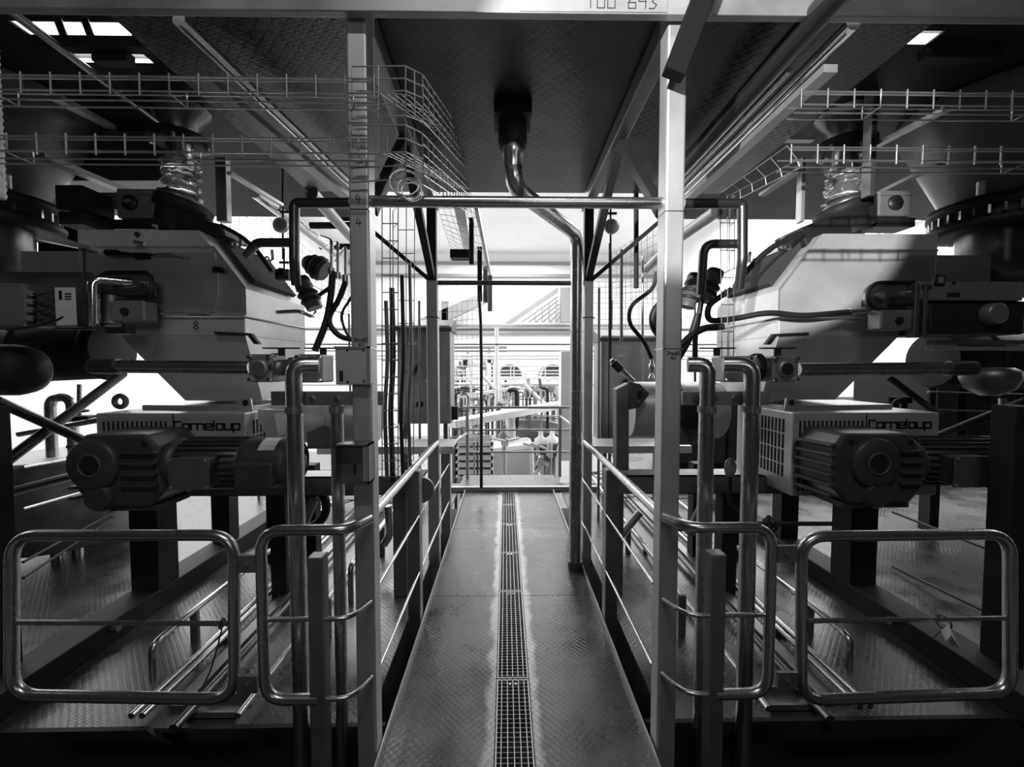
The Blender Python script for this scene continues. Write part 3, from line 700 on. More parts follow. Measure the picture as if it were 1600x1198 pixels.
# flanged valve blocks on the long horizontal pipes
def block(label, x0, x1, y0, y1, Y, port, side_pipe):
    a, b = P(x0, y1, Y), P(x1, y0, Y); c = (a+b)/2
    t = T('valve_block', label, 'valve', (c.x, Y+.05, a.z))
    t.part('body', MB().box((a.x, Y, a.z), (b.x, Y+.12, b.z)), GREY, .008)
    if port: t.part('port_ring', MB().lathe((c.x, Y-.012, c.z), (0,1,0), [(0, .022), (-.0, .034), (.012, .038)], 22), GREY); t.part('port', MB().lathe((c.x, Y-.013, c.z), (0,1,0), [(0,.026),(.001,0)], 18), IRON if port == 'dark' else STEELD)
    for fx in (.1, .9):
        for fz in (.1, .9): t.part('bolt', MB().bolt((a.x+(b.x-a.x)*fx, Y, a.z+(b.z-a.z)*fz), (0,-1,0), .009, .012), CHROME)
    return t
YV = 1.72
block('square cast valve block with round port on the left pipe end', 388, 424, 553, 597, YV, 'lit', 1)
block('second square valve block where the left upright pipe bends in', 462, 503, 553, 598, YV, None, 1)
block('square cast valve block with dark port on the right pipe end', 1206, 1249, 556, 597, YV, 'dark', 1)
block('second square valve block where the right upright pipe bends in', 1132, 1176, 556, 597, YV, None, 1)
for sgn, xs, lab in ((-1, (424, 462), 'left'), (1, (1176, 1206), 'right')):
    a, b = P(xs[0], 574, YV+.06), P(xs[1], 574, YV+.06)
    t = T('coupling', 'short flanged coupling of black and steel rings between the two %s valve blocks' % lab, 'coupling', (a.x, YV+.06, a.z-.05))
    L_ = (b-a).length
    t.part('sleeve', MB().lathe(a, b-a, [(0,.05),(L_*.3,.05),(L_*.32,.035),(L_*.75,.035),(L_*.8,.045),(L_,.045)], 22), STEELD)
    for k in (.08, .22): t.part('ring', MB().cyl(a.lerp(b, k), a.lerp(b, k+.09), .062, n=20), IRON)
    for k in range(6):
        e = V((0, math.cos(k*1.05)*.055, math.sin(k*1.05)*.055)); t.part('bolt', MB().cyl(a+e-V((.004,0,0)), a.lerp(b,.34)+e, .006, n=6), CHROME)
for x, y, lab in ((440, 545, 'first left'), (505, 545, 'second left'), (1120, 545, 'second right'), (1215, 545, 'first right')):
    p = P(x, y, YV+.05)
    t = T('valve_lever', 'flat horizontal lever on a stem above the %s valve block' % lab, 'lever', p-V((0,0,.03)))
    t.part('stem', MB().cyl(p-V((0,0,.03)), p, .014, n=10), IRON)
    t.part('lever', MB().box((p.x-.075, p.y-.012, p.z), (p.x+.075, p.y+.012, p.z+.006)), IRON)
for a, b, lab in (((144, 572), (392, 574), 'left'), ((1246, 577), (1520, 575), 'right')):
    p, q = P(a[0], a[1], 1.9), P(b[0], b[1], 1.9)
    t = T('long_pipe', 'long horizontal polished pipe crossing in front of the %s hopper' % lab, 'pipe', (p.x, 1.9, p.z-.03))
    t.part('tube', MB().tube([p, q], .030, 18), TUBE)
    e = p if lab == 'left' else q
    t.part('end_sleeve', MB().cyl(e, e+(q-p).normalized()*(.12 if lab == 'left' else -.12), .036, n=18), TUBED)

# ------------------------------------------------------------------ parts of the machines beyond the hoppers, towards the frame edges
def sprocket(label, cx, cy, Y, flip):
    p = P(cx, cy, Y); s = flip
    t = T('knife_valve', label, 'valve', p-V((0,0,.12)))
    ring = []
    for k in range(25):
        a = math.pi*.5 + math.pi*k/24; ring.append(p + V((-.09+math.cos(a)*.075, -.02, math.sin(a)*.075)))
    ring += [p+V((.10,-.02,-.075)), p+V((.13,-.02,-.05)), p+V((.13,-.02,.05)), p+V((.10,-.02,.075))]
    t.part('guard_band', MB().tube(ring, .009, 6, 0, True), BLACK)
    t.part('cheek_plate', MB().prism([q+V((0,.012,0)) for q in ring[::2]], (0,.02,0)), STEELD)
    t.part('cylinder', MB().cyl(p+V((-.04,-.03,-.03)), p+V((.11,-.03,-.03)), .026, n=14), TUBED)
    t.part('bolt', MB().bolt(p+V((-.09,-.01,0)), (0,-1,0), .022, .02), STEEL)
    t.part('bolt', MB().bolt(p+V((.08,-.01,.02)), (0,-1,0), .013, .03), CHROME)
    t.part('body', MB().box(p+V((-.10,-.04,-.19)), p+V((.10,.05,-.08))), GREY, .008)
    t.part('drain_plug', MB().bolt(p+V((.0,-.04,-.14)), (0,-1,0), .022, .012), IRON)
    return t
sprocket('rounded knife valve with a black guard band on the dim left hopper', 205, 448, 2.3, 1)
sprocket('rounded knife valve with a black guard band by the sun patch of the right hopper', 1395, 463, 2.3, -1)
one('short_pipe', 'short bright upright pipe left of the knife valve', 'pipe', MB().tube([P(165, 436, 2.2)+V((0.05,.1,0)), P(146, 436, 2.2), P(146, 510, 2.2)], .026, 16, .04), CHROME)
one('valve_column', 'round dull column under the left knife valve', 'column', MB().cyl(P(176, 505, 2.3), P(176, 462, 2.3), .045, n=20), STEELD)
t = T('sensor_box', 'small black box with a bright lid below the left knife valve', 'box', P(180, 522, 2.2))
a, b = P(165, 521, 2.2), P(196, 506, 2.2); t.part('body', MB().box(a, b+V((0,.06,0))), BLACK, .003); t.part('label', MB().box(a+V((0,-.002,.035)), b+V((-.02,0,-.004))), STEEL)
# right: bracket with uprights, dark box and round knob
t = T('actuator_bracket', 'grey machined bracket with slots carrying the black actuator at the right edge', 'bracket', P(1440, 530, 2.25))
t.part('bridge', MB().box(P(1436, 469, 2.25), P(1600, 440, 2.25)+V((0,.06,0))), GREY, .006)
for x0, x1 in ((1428, 1439), (1442, 1452)): t.part('upright', MB().box(P(x0, 527, 2.24), P(x1, 442, 2.24)+V((0,.05,0))), STEELD, .004)
t.part('eye_block', MB().box(P(1462, 446, 2.24), P(1478, 429, 2.24)+V((0,.03,0))), IRON, .004)
t.part('eye_face', MB().box(P(1466, 442, 2.237), P(1475, 432, 2.237)+V((0,.003,0))), STEEL)
for x0, x1, y0, y1 in ((1440, 1456, 452, 445), (1480, 1500, 464, 457), (1488, 1494, 444, 440)): t.part('slot', MB().box(P(x0, y0, 2.248), P(x1, y1, 2.248)+V((0,.003,0))), BLACK)
t = T('black_actuator', 'large black box actuator with a round grey knob at the right edge', 'actuator', P(1520, 522, 2.3))
t.part('body', MB().box(P(1452, 522, 2.27), P(1604, 470, 2.27)+V((0,.3,0))), BLACK, .01)
t.part('knob', MB().lathe(P(1562, 489, 2.22), (0,1,0), [(0,.05),(.005,.058),(.06,.06)], 26), GREY)
t.part('guide_rod', MB().box(P(1460, 538, 2.25), P(1604, 531, 2.25)+V((0,.05,0))), STEELD, .003)
t.part('guide_rod', MB().box(P(1460, 547, 2.25), P(1604, 541, 2.25)+V((0,.05,0))), STEEL, .003)
# left: grey motor box, terminal strip and white sheet
t = T('control_motor', 'grey rounded motor box at the left edge with wired terminals', 'motor', P(20, 512, 2.1))
t.part('body', MB().prism([P(-30, 442, 2.1), P(32, 442, 2.1), P(40, 452, 2.1), P(40, 500, 2.1), P(32, 509, 2.1), P(-30, 509, 2.1)], (0,.25,0)), GREY, .006)
t.part('terminal_frame', MB().box(P(40, 508, 2.12), P(88, 446, 2.12)+V((0,.15,0))), PAINTM, .004)
for k in range(4):
    y = 458+k*13; t.part('terminal_screw', MB().cyl(P(48, y, 2.12), P(48, y, 2.08), .014, n=10), STEELD)
    t.part('lead', MB().tube([P(50, y, 2.09), P(64, y+3, 2.06), P(80, y-4, 2.09), P(92, y-2, 2.11)], .005, 6, .02), BLACK)
t = T('notice_sheet', 'white paper notice on the panel beside the wired terminals', 'notice', P(102, 508, 2.09))
t.part('sheet', MB().box(P(88, 508, 2.09), P(117, 449, 2.09)+V((0,.003,0))), LABEL)
m = MB()
for k in range(3): m.box(P(101, 460+k*4, 2.088), P(111, 458+k*4, 2.088)+V((0,.002,0)))
m.box(P(92, 468, 2.088), P(96, 454, 2.088)+V((0,.002,0))); t.part('printing', m, INK)
one('mounting_panel', 'dim steel mounting panel behind the left motor box', 'panel', MB().box(P(-30, 515, 2.26), P(140, 425, 2.26)+V((0,.02,0))), STEELD, .003)
one('drive_cable', 'thin black cable drooping past the notice at the left', 'cable', MB().tube([P(132, 388, 2.15), P(131, 420, 2.15), P(132, 470, 2.15), P(112, 490, 2.1), P(70, 508, 2.08), P(10, 515, 2.08)], .006, 8, .06), BLACK)
# dark conveyor tubes below, at both edges
for sgn, lab, pts in ((-1, 'left', ((-20, 555), (178, 546))), (1, 'right', ((1455, 562), (1620, 565)))):
    a, b = P(pts[0][0], pts[0][1], 2.9), P(pts[1][0], pts[1][1], 2.9)
    t = T('conveyor_tube', 'fat dark conveyor tube lying behind the machine at the %s edge' % lab, 'conveyor', (a.x, 2.9, a.z-.2))
    t.part('shell', MB().lathe(a, b-a, [(0,.19),(.02,.2),((b-a).length-.02,.2),((b-a).length,.18)], 26), IRON)
    t.part('band', MB().torus(a.lerp(b, .4), b-a, .2, .012, 26, 6), IRON)
    t.part('band', MB().torus(a.lerp(b, .95), b-a, .2, .012, 26, 6), IRON)
    t.part('rail', MB().box((min(a.x,b.x), 2.62, a.z+.17), (max(a.x,b.x), 2.68, a.z+.22)), IRON, .004)
t = T('conveyor_dome', 'rounded dark conveyor end hanging at the left edge above the crossing braces', 'cap', P(20, 606, 2.3))
t.part('dome', MB().lathe(P(-30, 578, 2.3), (1,0,0), [(0,.14),(.2,.14),(.26,.125),(.3,.08),(.31,0)], 24), IRON)
one('hanging_bag', 'crumpled dull steel hood under the conveyor at the right edge', 'hood', MB().lathe(P(1545, 618, 2.3), (0,0,1), [(0,.04),(.04,.1),(.10,.125),(.14,.12),(.16,.09)], 20), STEELD)

t = T('dark_machine', 'black process machine filling the gap behind the right gear motor', 'machine', (3.9, 3.5, 0))
t.part('body', MB().box(P(1448, 745, 3.5), P(1700, 572, 3.5)+V((0,.8,0))), IRON, .02)
t.part('panel', MB().box(P(1462, 690, 3.48), P(1500, 578, 3.48)+V((0,.02,0))), PAINTM, .004)
t.part('panel', MB().box(P(1508, 690, 3.48), P(1590, 578, 3.48)+V((0,.02,0))), PAINT, .004)
for y in (612, 640): t.part('rail', MB().tube([P(1450, y, 3.42), P(1600, y+4, 3.42)], .008, 8), STEELD)
t.part('leg', MB().box(P(1455, 745, 3.55), P(1470, 745, 3.55)+V((0,.1,-.5))), IRON)
# ------------------------------------------------------------------ overhead: drain pipe, pipe runs, tanks
t = T('drain_pipe', 'steel drain pipe from the deck flange down to the right edge of the walkway', 'pipe', (.515, 2.98, .02))
fx, fy = .037, 2.18
t.part('deck_flange', MB().box((fx-.095, fy-.095, 2.76), (fx+.095, fy+.095, DZ)), IRON, .006)
t.part('neck', MB().lathe((fx, fy, 2.78), (0,0,-1), [(0,.075),(.12,.075),(.125,.07),(.14,.07)], 22), IRON)
t.part('reducer', MB().lathe((fx, fy, 2.65), (0,0,-1), [(0,.055),(.05,.06),(.06,.052),(.11,.05),(.15,.036),(.17,.036)], 22), TUBE)
t.part('tube', MB().tube([(fx, fy, 2.60), (fx+.01, fy, 2.43), (.515, 2.98, 2.44), (.515, 2.98, .02)], .046, 20, .11), TUBE)
t.part('foot_collar', MB().cyl((.515, 2.98, .0), (.515, 2.98, .06), .056, n=20), TUBED)
t.part('weld_ring', MB().torus((.515, 2.98, 1.75), (0,0,1), .046, .004, 20, 6).torus((.515, 2.98, 1.32), (0,0,1), .046, .003, 20, 6), STEEL)
def run(label, p, q, r, m=TUBE, n=14, sq=None, name='overhead_pipe', cat='pipe'):
    mb = MB().bar(p, q, sq[0], sq[1]) if sq else MB().tube([p, q], r, n)
    return one(name, label, cat, mb, m)
run('bright overhead pipe running back from the left beam to the front post', P(279, 30, 1.56), P(548, 287, 2.83), .025)
run('flat square bar under the bright left overhead pipe', P(312, 118, 1.65), P(540, 306, 2.84), 0, STEELD, sq=(.07,.03), name='overhead_bar', cat='bar')
run('thin dark overhead pipe at the left corner running back to the dosing valve', P(0, 5, 1.66), P(262, 202, 2.9), .018, TUBED)
run('dull overhead bar beside the left tank, nearest the corner', P(84, 150, 2.2), P(172, 198, 2.7), 0, STEELD, sq=(.06,.03), name='overhead_bar', cat='bar')
run('dull overhead bar falling behind the lower left wire tray', P(60, 242, 2.3), P(200, 300, 2.9), 0, STEELD, sq=(.06,.03), name='overhead_bar', cat='bar')
run('bright overhead pipe running back on the right to the front post', (1.28, 1.54, 2.76), (1.285, 3.0, 2.76), .026, CHROME)
run('thick dark overhead pipe above the bright one on the right', (1.085, .8, 2.72), (1.095, 3.1, 2.72), .045, PIPED, 18)
run('second thin overhead pipe between the thick and the bright one', (1.19, 1.75, 2.74), (1.19, 3.1, 2.74), .014, TUBE)
run('flat square bar below the bright right overhead pipe', (1.262, 1.62, 2.655), (1.262, 3.0, 2.655), 0, STEEL, sq=(.055,.03), name='overhead_bar', cat='bar')
t = T('hanger_column', 'square steel hanger column between the right overhead pipe and the tank', 'column', P(1368, 300, 2.4))
a, b = P(1358, 305, 2.4), P(1378, 20, 2.4); t.part('shaft', MB().box(a, b+V((0,.06,0))), STEELD, .005)
one('cross_bar', 'short horizontal bar through the right hanger column near the deck', 'bar', MB().box(P(1322, 86, 2.45), P(1422, 70, 2.45)+V((0,.05,0))), STEELD, .004)
one('cross_bar', 'bright short horizontal bar under the right overhead pipes', 'bar', MB().box(P(1195, 217, 2.7), P(1275, 209, 2.7)+V((0,.05,0))), STEEL, .004)
one('brace_bar', 'slanting flat bar in front of the right tank, upper one', 'bar', MB().bar(P(1290, 268, 2.9), P(1480, 170, 2.0), .04, .02), STEELD)
one('brace_bar', 'slanting flat bar in front of the right tank, lower one', 'bar', MB().bar(P(1378, 300, 2.7), P(1470, 255, 2.3), .04, .02), STEELD)
one('hanger_strip', 'square steel hanger beside the clear sleeve of the right machine', 'hanger', MB().box(P(1251, 346, 2.7), P(1260, 245, 2.7)+V((0,.05,0))), STEEL, .003)
one('brace_bar', 'pale slanting bar behind the right hanger leading to the frame pipe', 'bar', MB().bar(P(1190, 305, 3.0), P(1250, 265, 2.7), .05, .02), STEEL)
one('hanger_strip', 'square steel hanger beside the clear sleeve of the left machine', 'hanger', MB().box(P(338, 345, 2.75), P(352, 245, 2.75)+V((0,.05,0))), STEELD, .003)
one('deck_trough', 'broad grey sheet trough under the deck above the left machine', 'trough', MB().prism([P(88, 198, 2.9), P(262, 196, 2.9), P(262, 282, 2.9), P(66, 282, 2.9)], (0,.3,0)), PAINTM, .004)
one('brace_bar', 'slanting bright bar in front of the left mesh near the clear sleeve', 'bar', MB().bar(P(358, 270, 2.5), P(440, 320, 3.0), .03, .02), STEEL)
# tanks with tapered bottoms at both upper edges, each with a clamp ring and an elbow outlet
for sgn, nm in ((-1, 'left'), (1, 'right')):
    cx = -3.08 if sgn < 0 else 3.05; Y = 2.55
    t = T('hopper_tank', 'big dark tank with a tapered bottom hanging at the upper %s edge' % nm, 'tank', (cx, Y, 2.3))
    t.part('shell', MB().lathe((cx, Y, 3.09), (0,0,-1), [(0,.475),(.04,.475),(.54,.26),(.61,.24)], 36), PAINTM)
    t.part('ribbed_clamp', MB().lathe((cx, Y, 2.50), (0,0,-1), [(0,.25),(.0,.30),(.05,.31),(.06,.28),(.12,.28),(.13,.31),(.17,.30),(.17,.24)], 36), IRON)
    lugs = MB()
    for k in range(30):
        a = 2*math.pi*k/30; e = V((math.cos(a), math.sin(a), 0)); lugs.bar(V((cx,Y,2.44))+e*.285, V((cx,Y,2.39))+e*.285, .012, .02, e)
    t.part('clamp_teeth', lugs, CHROME, kind='stuff')
    for k in range(4):
        a = -math.pi/2 + (k-1.5)*.7; e = V((math.cos(a)*.31, math.sin(a)*.31, 0)); t.part('clamp_screw', MB().cyl(V((cx,Y,2.5))+e, V((cx,Y,2.56))+e, .022, n=10).ball(V((cx,Y,2.57))+e, .024), STEEL)
    t.part('outlet_elbow', MB().tube([(cx, Y, 2.36), (cx, Y, 2.14), (cx-sgn*-.02, Y, 2.12), (cx+sgn*.5, Y, 2.08)], .17, 22, .2), TUBED)
# frames round the tanks against the bright roof lights
def holed(name, x0, x1, y0, y1, holes):
    # deck plate at z = 3.1 with rectangular openings, built from the strips around them
    ys = sorted({y0, y1} | {h[1] for h in holes} | {h[3] for h in holes}); mb = MB()
    for a, b in zip(ys, ys[1:]):
        xs = [x0]
        for h in sorted(holes):
            if h[1] <= a and b <= h[3]: xs += [h[0], h[2]]
        xs.append(x1)
        for p, q in zip(xs[::2], xs[1::2]): mb.box((p, a, 3.1), (q, b, 3.11))
    return struct(name, mb, IRON)
def hole(xa, ya, xb, yb):
    p, q = PZ(xa, yb, 3.1), PZ(xb, ya, 3.1)
    p2, q2 = PZ(xa, ya, 3.1), PZ(xb, yb, 3.1)
    return (min(p.x, p2.x), min(q.y, p2.y), max(q.x, q2.x), max(p.y, q2.y))
holed('ceiling_left_deck', -4.4, -1.5, 1.48, 4.5, [hole(48, 35, 198, 57), hole(120, 85, 224, 100)])
holed('ceiling_right_deck', 1.66, 4.6, 1.48, 4.5, [hole(1405, 48, 1446, 72)])
for k, xx in enumerate((92, 134, 205)):
    one('deck_rib', 'dark rib between the roof light gaps at the upper left, %s from the edge' % ['first','second','third'][k], 'beam', MB().bar(PZ(xx-4, 24, 3.09), PZ(xx+10, 62, 3.09), .03, .02), IRON, .003)
for lab, p, q in (('inner', (60, 70, 2.05), (262, 70, 2.05)), ('lowest', (150, 92, 2.1), (205, 92, 2.1))):
    one('deck_beam', 'dark %s beam of the deck frame at the upper left corner' % lab, 'beam', MB().bar(P(*p), P(*q), .05, .05), IRON, .003)
one('deck_beam', 'dark beam of the deck frame at the upper right corner', 'beam', MB().bar(P(1440, 86, 2.1), P(1560, 88, 2.1), .05, .05), IRON, .003)
# dosing lines down to the hoppers: duct, dark flange, clear sleeve, butterfly valve with grey actuator
def dosing(sgn, cx, nm):
    Y = 2.65
    t = T('dosing_line', 'dark ducted dosing line with a clear sleeve and butterfly valve over the %s hopper' % nm, 'duct', (cx, Y, 2.3))
    t.part('duct', MB().lathe((cx, Y, 3.095), (0,0,-1), [(0,.17),(.03,.15),(.10,.10),(.165,.09)], 26), TUBED)
    t.part('upper_flange', MB().lathe((cx, Y, 2.935), (0,0,-1), [(0,.12),(.015,.165),(.045,.165),(.055,.10)], 28), IRON)
    for k in range(4):
        a = .4+k*math.pi/2; t.part('bolt', MB().bolt((cx+math.cos(a)*.14, Y+math.sin(a)*.14, 2.89), (0,0,-1), .014, .03), STEEL)
    t.part('spout', MB().lathe((cx, Y, 2.885), (0,0,-1), [(0,.075),(.15,.072)], 24), TUBE)
    sl = MB(); sl.lathe((cx, Y, 2.775), (0,0,-1), [(i*.024, .09 + .02*math.sin(i*2.3) + .004*(i % 3)) for i in range(10)], 28)
    for i, p in enumerate(sl.v): sl.v[i] = p + V((random.uniform(-.009,.009), random.uniform(-.009,.009), 0))
    t.part('clear_sleeve', sl, FILM, label='crumpled clear plastic sleeve')
    tilt = V((sgn*.25, -.1, -1))
    t.part('clamp_collar', MB().lathe((cx, Y, 2.57), tilt, [(0,.09),(.02,.12),(.05,.12),(.06,.10)], 26), STEELD)
    t.part('valve_disc', MB().lathe((cx-sgn*.02, Y, 2.52), tilt, [(0,.14),(.01,.155),(.06,.155),(.07,.13),(.2,.12)], 28), IRON)
    t.part('valve_body', MB().prism([P(x_, y_, 2.53) for x_, y_ in ([(243,300),(268,326),(300,338),(345,350),(352,368),(330,366),(246,364)] if sgn < 0 else [(1250,356),(1275,346),(1310,336),(1345,325),(1352,300),(1372,300),(1372,346),(1352,350),(1345,371),(1290,373),(1262,388),(1256,372)])], (0,.25,0)), BLACK, .01)
    t.part('air_hose', MB().tube([P(x_, y_, 2.5) for x_, y_ in ((345,352),(372,366),(400,388),(425,425))] if sgn < 0 else [P(x_, y_, 2.5) for x_, y_ in ((1256,364),(1235,372),(1225,378))], .013, 10, .1), BLACK)
    return t
dosing(-1, -2.03, 'left'); dosing(1, 2.175, 'right')
def actuator(label, x0, x1, y0, y1, Y, kx, long_):
    a, b = P(x0, y1, Y), P(x1, y0, Y)
    t = T('valve_actuator', label, 'actuator', ((a.x+b.x)/2, Y, a.z))
    t.part('body', MB().box(a, b+V((0,.14,0))), GREY, .012)
    k = P(kx, (y0+y1)/2, Y)
    t.part('knob', MB().lathe(k, (0,-1,0), [(0,.046),(.012,.046),(.014,.0)], 22), BLACK)
    t.part('knob_grip', MB().prism([k+V((-.035,-.016,.004)), k+V((0,-.016,.018)), k+V((.035,-.016,.004)), k+V((0,-.016,-.012))], (0,-.014,0)), CHROME)
    t.part('joint_line', MB().box((a.x, Y-.001, (a.z+b.z)/2+.045), (b.x, Y, (a.z+b.z)/2+.048)), IRON)
    if long_: t.part('cylinder_box', MB().box(P(130, 326, Y+.03), P(x0, 300, Y+.03)+V((0,.1,0))), PAINTM, .006)
    t.part('base_bar', MB().box(V((a.x-(.3 if long_ else .02), Y+.02, a.z-.06)), V((b.x+.05, Y+.16, a.z))), BLACK, .008)
    return t
actuator('grey box actuator with a round knob and long cylinder beside the left clear sleeve', 182, 244, 294, 340, 2.6, 226-22, True)
actuator('grey box actuator with a round ringed knob beside the right clear sleeve', 1372, 1426, 297, 337, 2.6, 1398, False)
t = T('small_gear_motor', 'small dark ribbed gear head between the left tank and the actuator', 'motor', P(100, 350, 2.5))
t.part('head', MB().box(P(86, 327, 2.45), P(128, 288, 2.45)+V((0,.2,0))), IRON, .01)
fins = MB()
for k in range(7): fins.box(P(92+k*5.4, 350, 2.44), P(94.5+k*5.4, 330, 2.44)+V((0,.2,0)))
t.part('cooling_fins', fins, IRON, kind='stuff')
one('rear_bar', 'dull steel bar along the top of the left hopper behind its edge', 'bar', MB().box(P(135, 362, 2.7), P(270, 347, 2.7)+V((0,.1,0))), STEELD, .003)
one('slanting_sheet', 'pale slanting sheet edge under the left gear head', 'sheet', MB().prism([P(50, 372, 2.4), P(78, 366, 2.4), P(140, 384, 2.4), P(140, 390, 2.4)], (0,.1,0)), SHEET)

# ------------------------------------------------------------------ wire mesh cable trays
WR = .0027
def tray(label, p0, p1, wv, hv, step, lead=0, name='cable_tray'):
    """basket tray: U-shaped cross wires along a bundle of long wires"""
    p0, p1, wv, hv = V(p0), V(p1), V(wv), V(hv)
    t = T(name, label, 'cable tray', p0)
    L = MB()
    for a, b in ((0,1),(0,.82),(0,.12),(.5,0),(1,0),(1,.8)):
        o_ = wv*a + hv*b; L.tube([p0+o_, p1+o_], WR, 5)
    t.part('long_wires', L, WIRE, kind='stuff')
    Cw = MB(); d = p1-p0; n = int(d.length/step)
    for k in range(n+1):
        q = p0 + d*((k*step+lead)/d.length)
        if k % 6 == 3: Cw.tube([q+hv*1.2, q, q+wv, q+wv+hv*.9], WR, 5)
        else: Cw.tube([q+hv*1.2, q-hv*.1], WR*1.15, 5)
    t.part('cross_wires', Cw, WIRE, kind='stuff')
    return t
for nm, zl in (('upper', 2.375), ('lower', 2.185)):
    tray('%s wire basket tray crossing the picture from the left edge to the front post' % nm, (-1.95, 1.37, zl), (-.43, 1.37, zl), (0,.075,0), (0,0,.052), .0935, .03 if nm == 'upper' else .07)
    a = 1.03 if nm == 'upper' else 1.0
    tray('%s wire basket tray hanging before the right overhead pipes and tank' % nm, (a, 1.45, zl+.03), (2.2, 1.45, zl+.03), (0,.075,0), (0,0,.05), .0935)
def grid(mb, a, b, c, d, nu, nv, r=WR):
    a, b, c, d = V(a), V(b), V(c), V(d)
    for i in range(nu+1):
        f = i/nu; mb.tube([a.lerp(b, f), d.lerp(c, f)], r, 4)
    for j in range(nv+1):
        f = j/nv; mb.tube([a.lerp(d, f), b.lerp(c, f)], r, 4)
    return mb
def mesh_thing(label, panels, name='wire_mesh_tray', cat='cable tray', m=WIRE):
    t = T(name, label, cat, V(panels[0][0]))
    for (a, b, c, d, nu, nv) in panels:
        t.part('mesh_panel', grid(MB(), a, b, c, d, nu, nv), m)
        if name in ('mesh_screen', 'mesh_fence'):
            for q in (c, d):
                zf = 0 if (q.y < 7.2 and abs(q.x) > 1.8) or q.y < 5.2 else HZ
                t.part('frame_post', MB().box((q.x-.012, q.y, zf), (q.x+.012, q.y+.02, q.z+.1)), m)
    return t
for k, (y0, y1) in enumerate(((104, 186), (196, 285))):
    mesh_thing('%s tall wire tray wrapped round the left front post and running back along the walkway' % ['upper', 'lower'][k],
      [(P(549, y0, 1.45), P(634, y0-1, 1.45), P(634, y1-6, 1.45), P(549, y1, 1.45), 2, 4),
       (P(634, y0-1, 1.45), P(660, y0+12, 1.56), P(662, y1+4, 1.56), P(634, y1-6, 1.45), 2, 4),
       (P(660, y0+12, 1.56), P(738, 232+k*60, 3.4), P(742, 278+k*60, 3.4), P(662, y1+4, 1.56), 18, 5),
       (P(592, y0+40, 1.62), P(640, y0+45, 1.62), P(738, 240+k*60, 3.4), P(728, 240+k*60, 3.4), 4, 12)])
# coil of spare wire on the lower tray
cm = MB()
for k in range(4):
    c_ = P(632+k*4, 285+k*5, 1.5); cm.torus(c_, (random.uniform(-.3,.3), 1, random.uniform(-.5,.5)), .052-.005*k, .003, 20, 5)
one('wire_coil', 'loose coil of white wire hanging in the lower tray beside the left post', 'coil', cm, WIRE)
mesh_thing('upright wire ladder tray standing inside the left front post, nearer one',
   [(P(597, 322, 2.2), P(622, 322, 2.2), P(622, 745, 2.2), P(597, 745, 2.2), 2, 16), (P(622, 322, 2.2), P(614, 330, 2.35), P(614, 735, 2.35), P(622, 745, 2.2), 1, 16)], 'ladder_tray', 'cable tray', MESH)
mesh_thing('upright wire ladder tray standing inside the left front post, farther one',
   [(P(622, 322, 2.5), P(648, 322, 2.5), P(646, 720, 2.5), P(622, 720, 2.5), 2, 11)], 'ladder_tray', 'cable tray', MESH)
mesh_thing('upright wire ladder tray hanging in front of the right frame pipe',
   [(P(1125, 305, 2.3), P(1148, 305, 2.3), P(1146, 560, 2.3), P(1128, 560, 2.3), 2, 6), (P(1148, 305, 2.3), P(1140, 312, 2.45), P(1139, 555, 2.45), P(1146, 560, 2.3), 1, 6)], 'ladder_tray', 'cable tray', MESH)
mesh_thing('slanting wire tray falling from the right basket trays to the frame pipe',
   [(P(1230, 228, 1.9), P(1246, 250, 1.9), P(1140, 305, 2.6), P(1128, 300, 2.6), 1, 5), (P(1246, 250, 1.9), P(1250, 262, 1.9), P(1140, 318, 2.6), P(1140, 305, 2.6), 1, 5)])
mesh_thing('bright wire tray hanging from the far left beam end beyond the second posts',
   [(P(684, 326, 3.6), P(720, 326, 3.6), P(752, 420, 5.2), P(704, 388, 4.6), 4, 9), (P(720, 326, 3.6), P(742, 322, 3.6), P(762, 430, 5.4), P(752, 420, 5.2), 3, 9)])
one('far_beam', 'grey beam running back above the far left wire tray', 'beam', MB().bar(P(718, 322, 3.5), P(730, 386, 5.2), .09, .05), STEEL)
one('far_beam', 'long thin pale beam behind the far left wire tray', 'beam', MB().bar(P(744, 322, 3.6), P(766, 430, 6.2), .035, .06), STEEL)
for k, (x, y0, y1, Y) in enumerate(((737, 340, 412, 3.9), (750, 385, 470, 4.6), (759, 415, 472, 5.2), (766, 430, 486, 5.8))):
    one('tray_hanger', '%s dark hanger strip under the far left beams' % ['nearest', 'second', 'third', 'farthest'][k], 'hanger', MB().box(P(x-4, y1, Y), P(x+3, y0, Y)+V((0,.04,0))), IRON if k < 2 else STEELD, .003)
one('beam_shoe', 'small black block under the far left wire tray', 'block', MB().box(P(703, 402, 4.4), P(733, 389, 4.4)+V((0,.15,0))), IRON, .004)
one('hanging_hose', 'black hose hanging straight down beyond the second left post', 'hose', MB().tube([P(748, 455, 4.6), P(751, 500, 4.6), P(752, 560, 4.6), P(752, 640, 4.6), P(752, 762, 4.6)], .018, 10), BLACK)
mesh_thing('fine far mesh fence panel left of the hanging hose', [(P(690, 445, 6.2), P(746, 440, 6.2), P(746, 700, 6.2), P(690, 700, 6.2), 7, 18)], 'mesh_fence', 'fence', MESH)
mesh_thing('bright wire mesh screen behind the left sensor hoses', [(P(395, 320, 4.6), P(545, 440, 6.5), P(545, 500, 6.5), P(395, 440, 4.6), 14, 8)], 'mesh_screen', 'screen', MESH)
mesh_thing('wire mesh screen behind the square frame above the right hoses', [(P(956, 395, 5.5), P(1030, 350, 4.6), P(1030, 480, 4.6), P(956, 480, 5.5), 9, 9)], 'mesh_screen', 'screen', MESH)
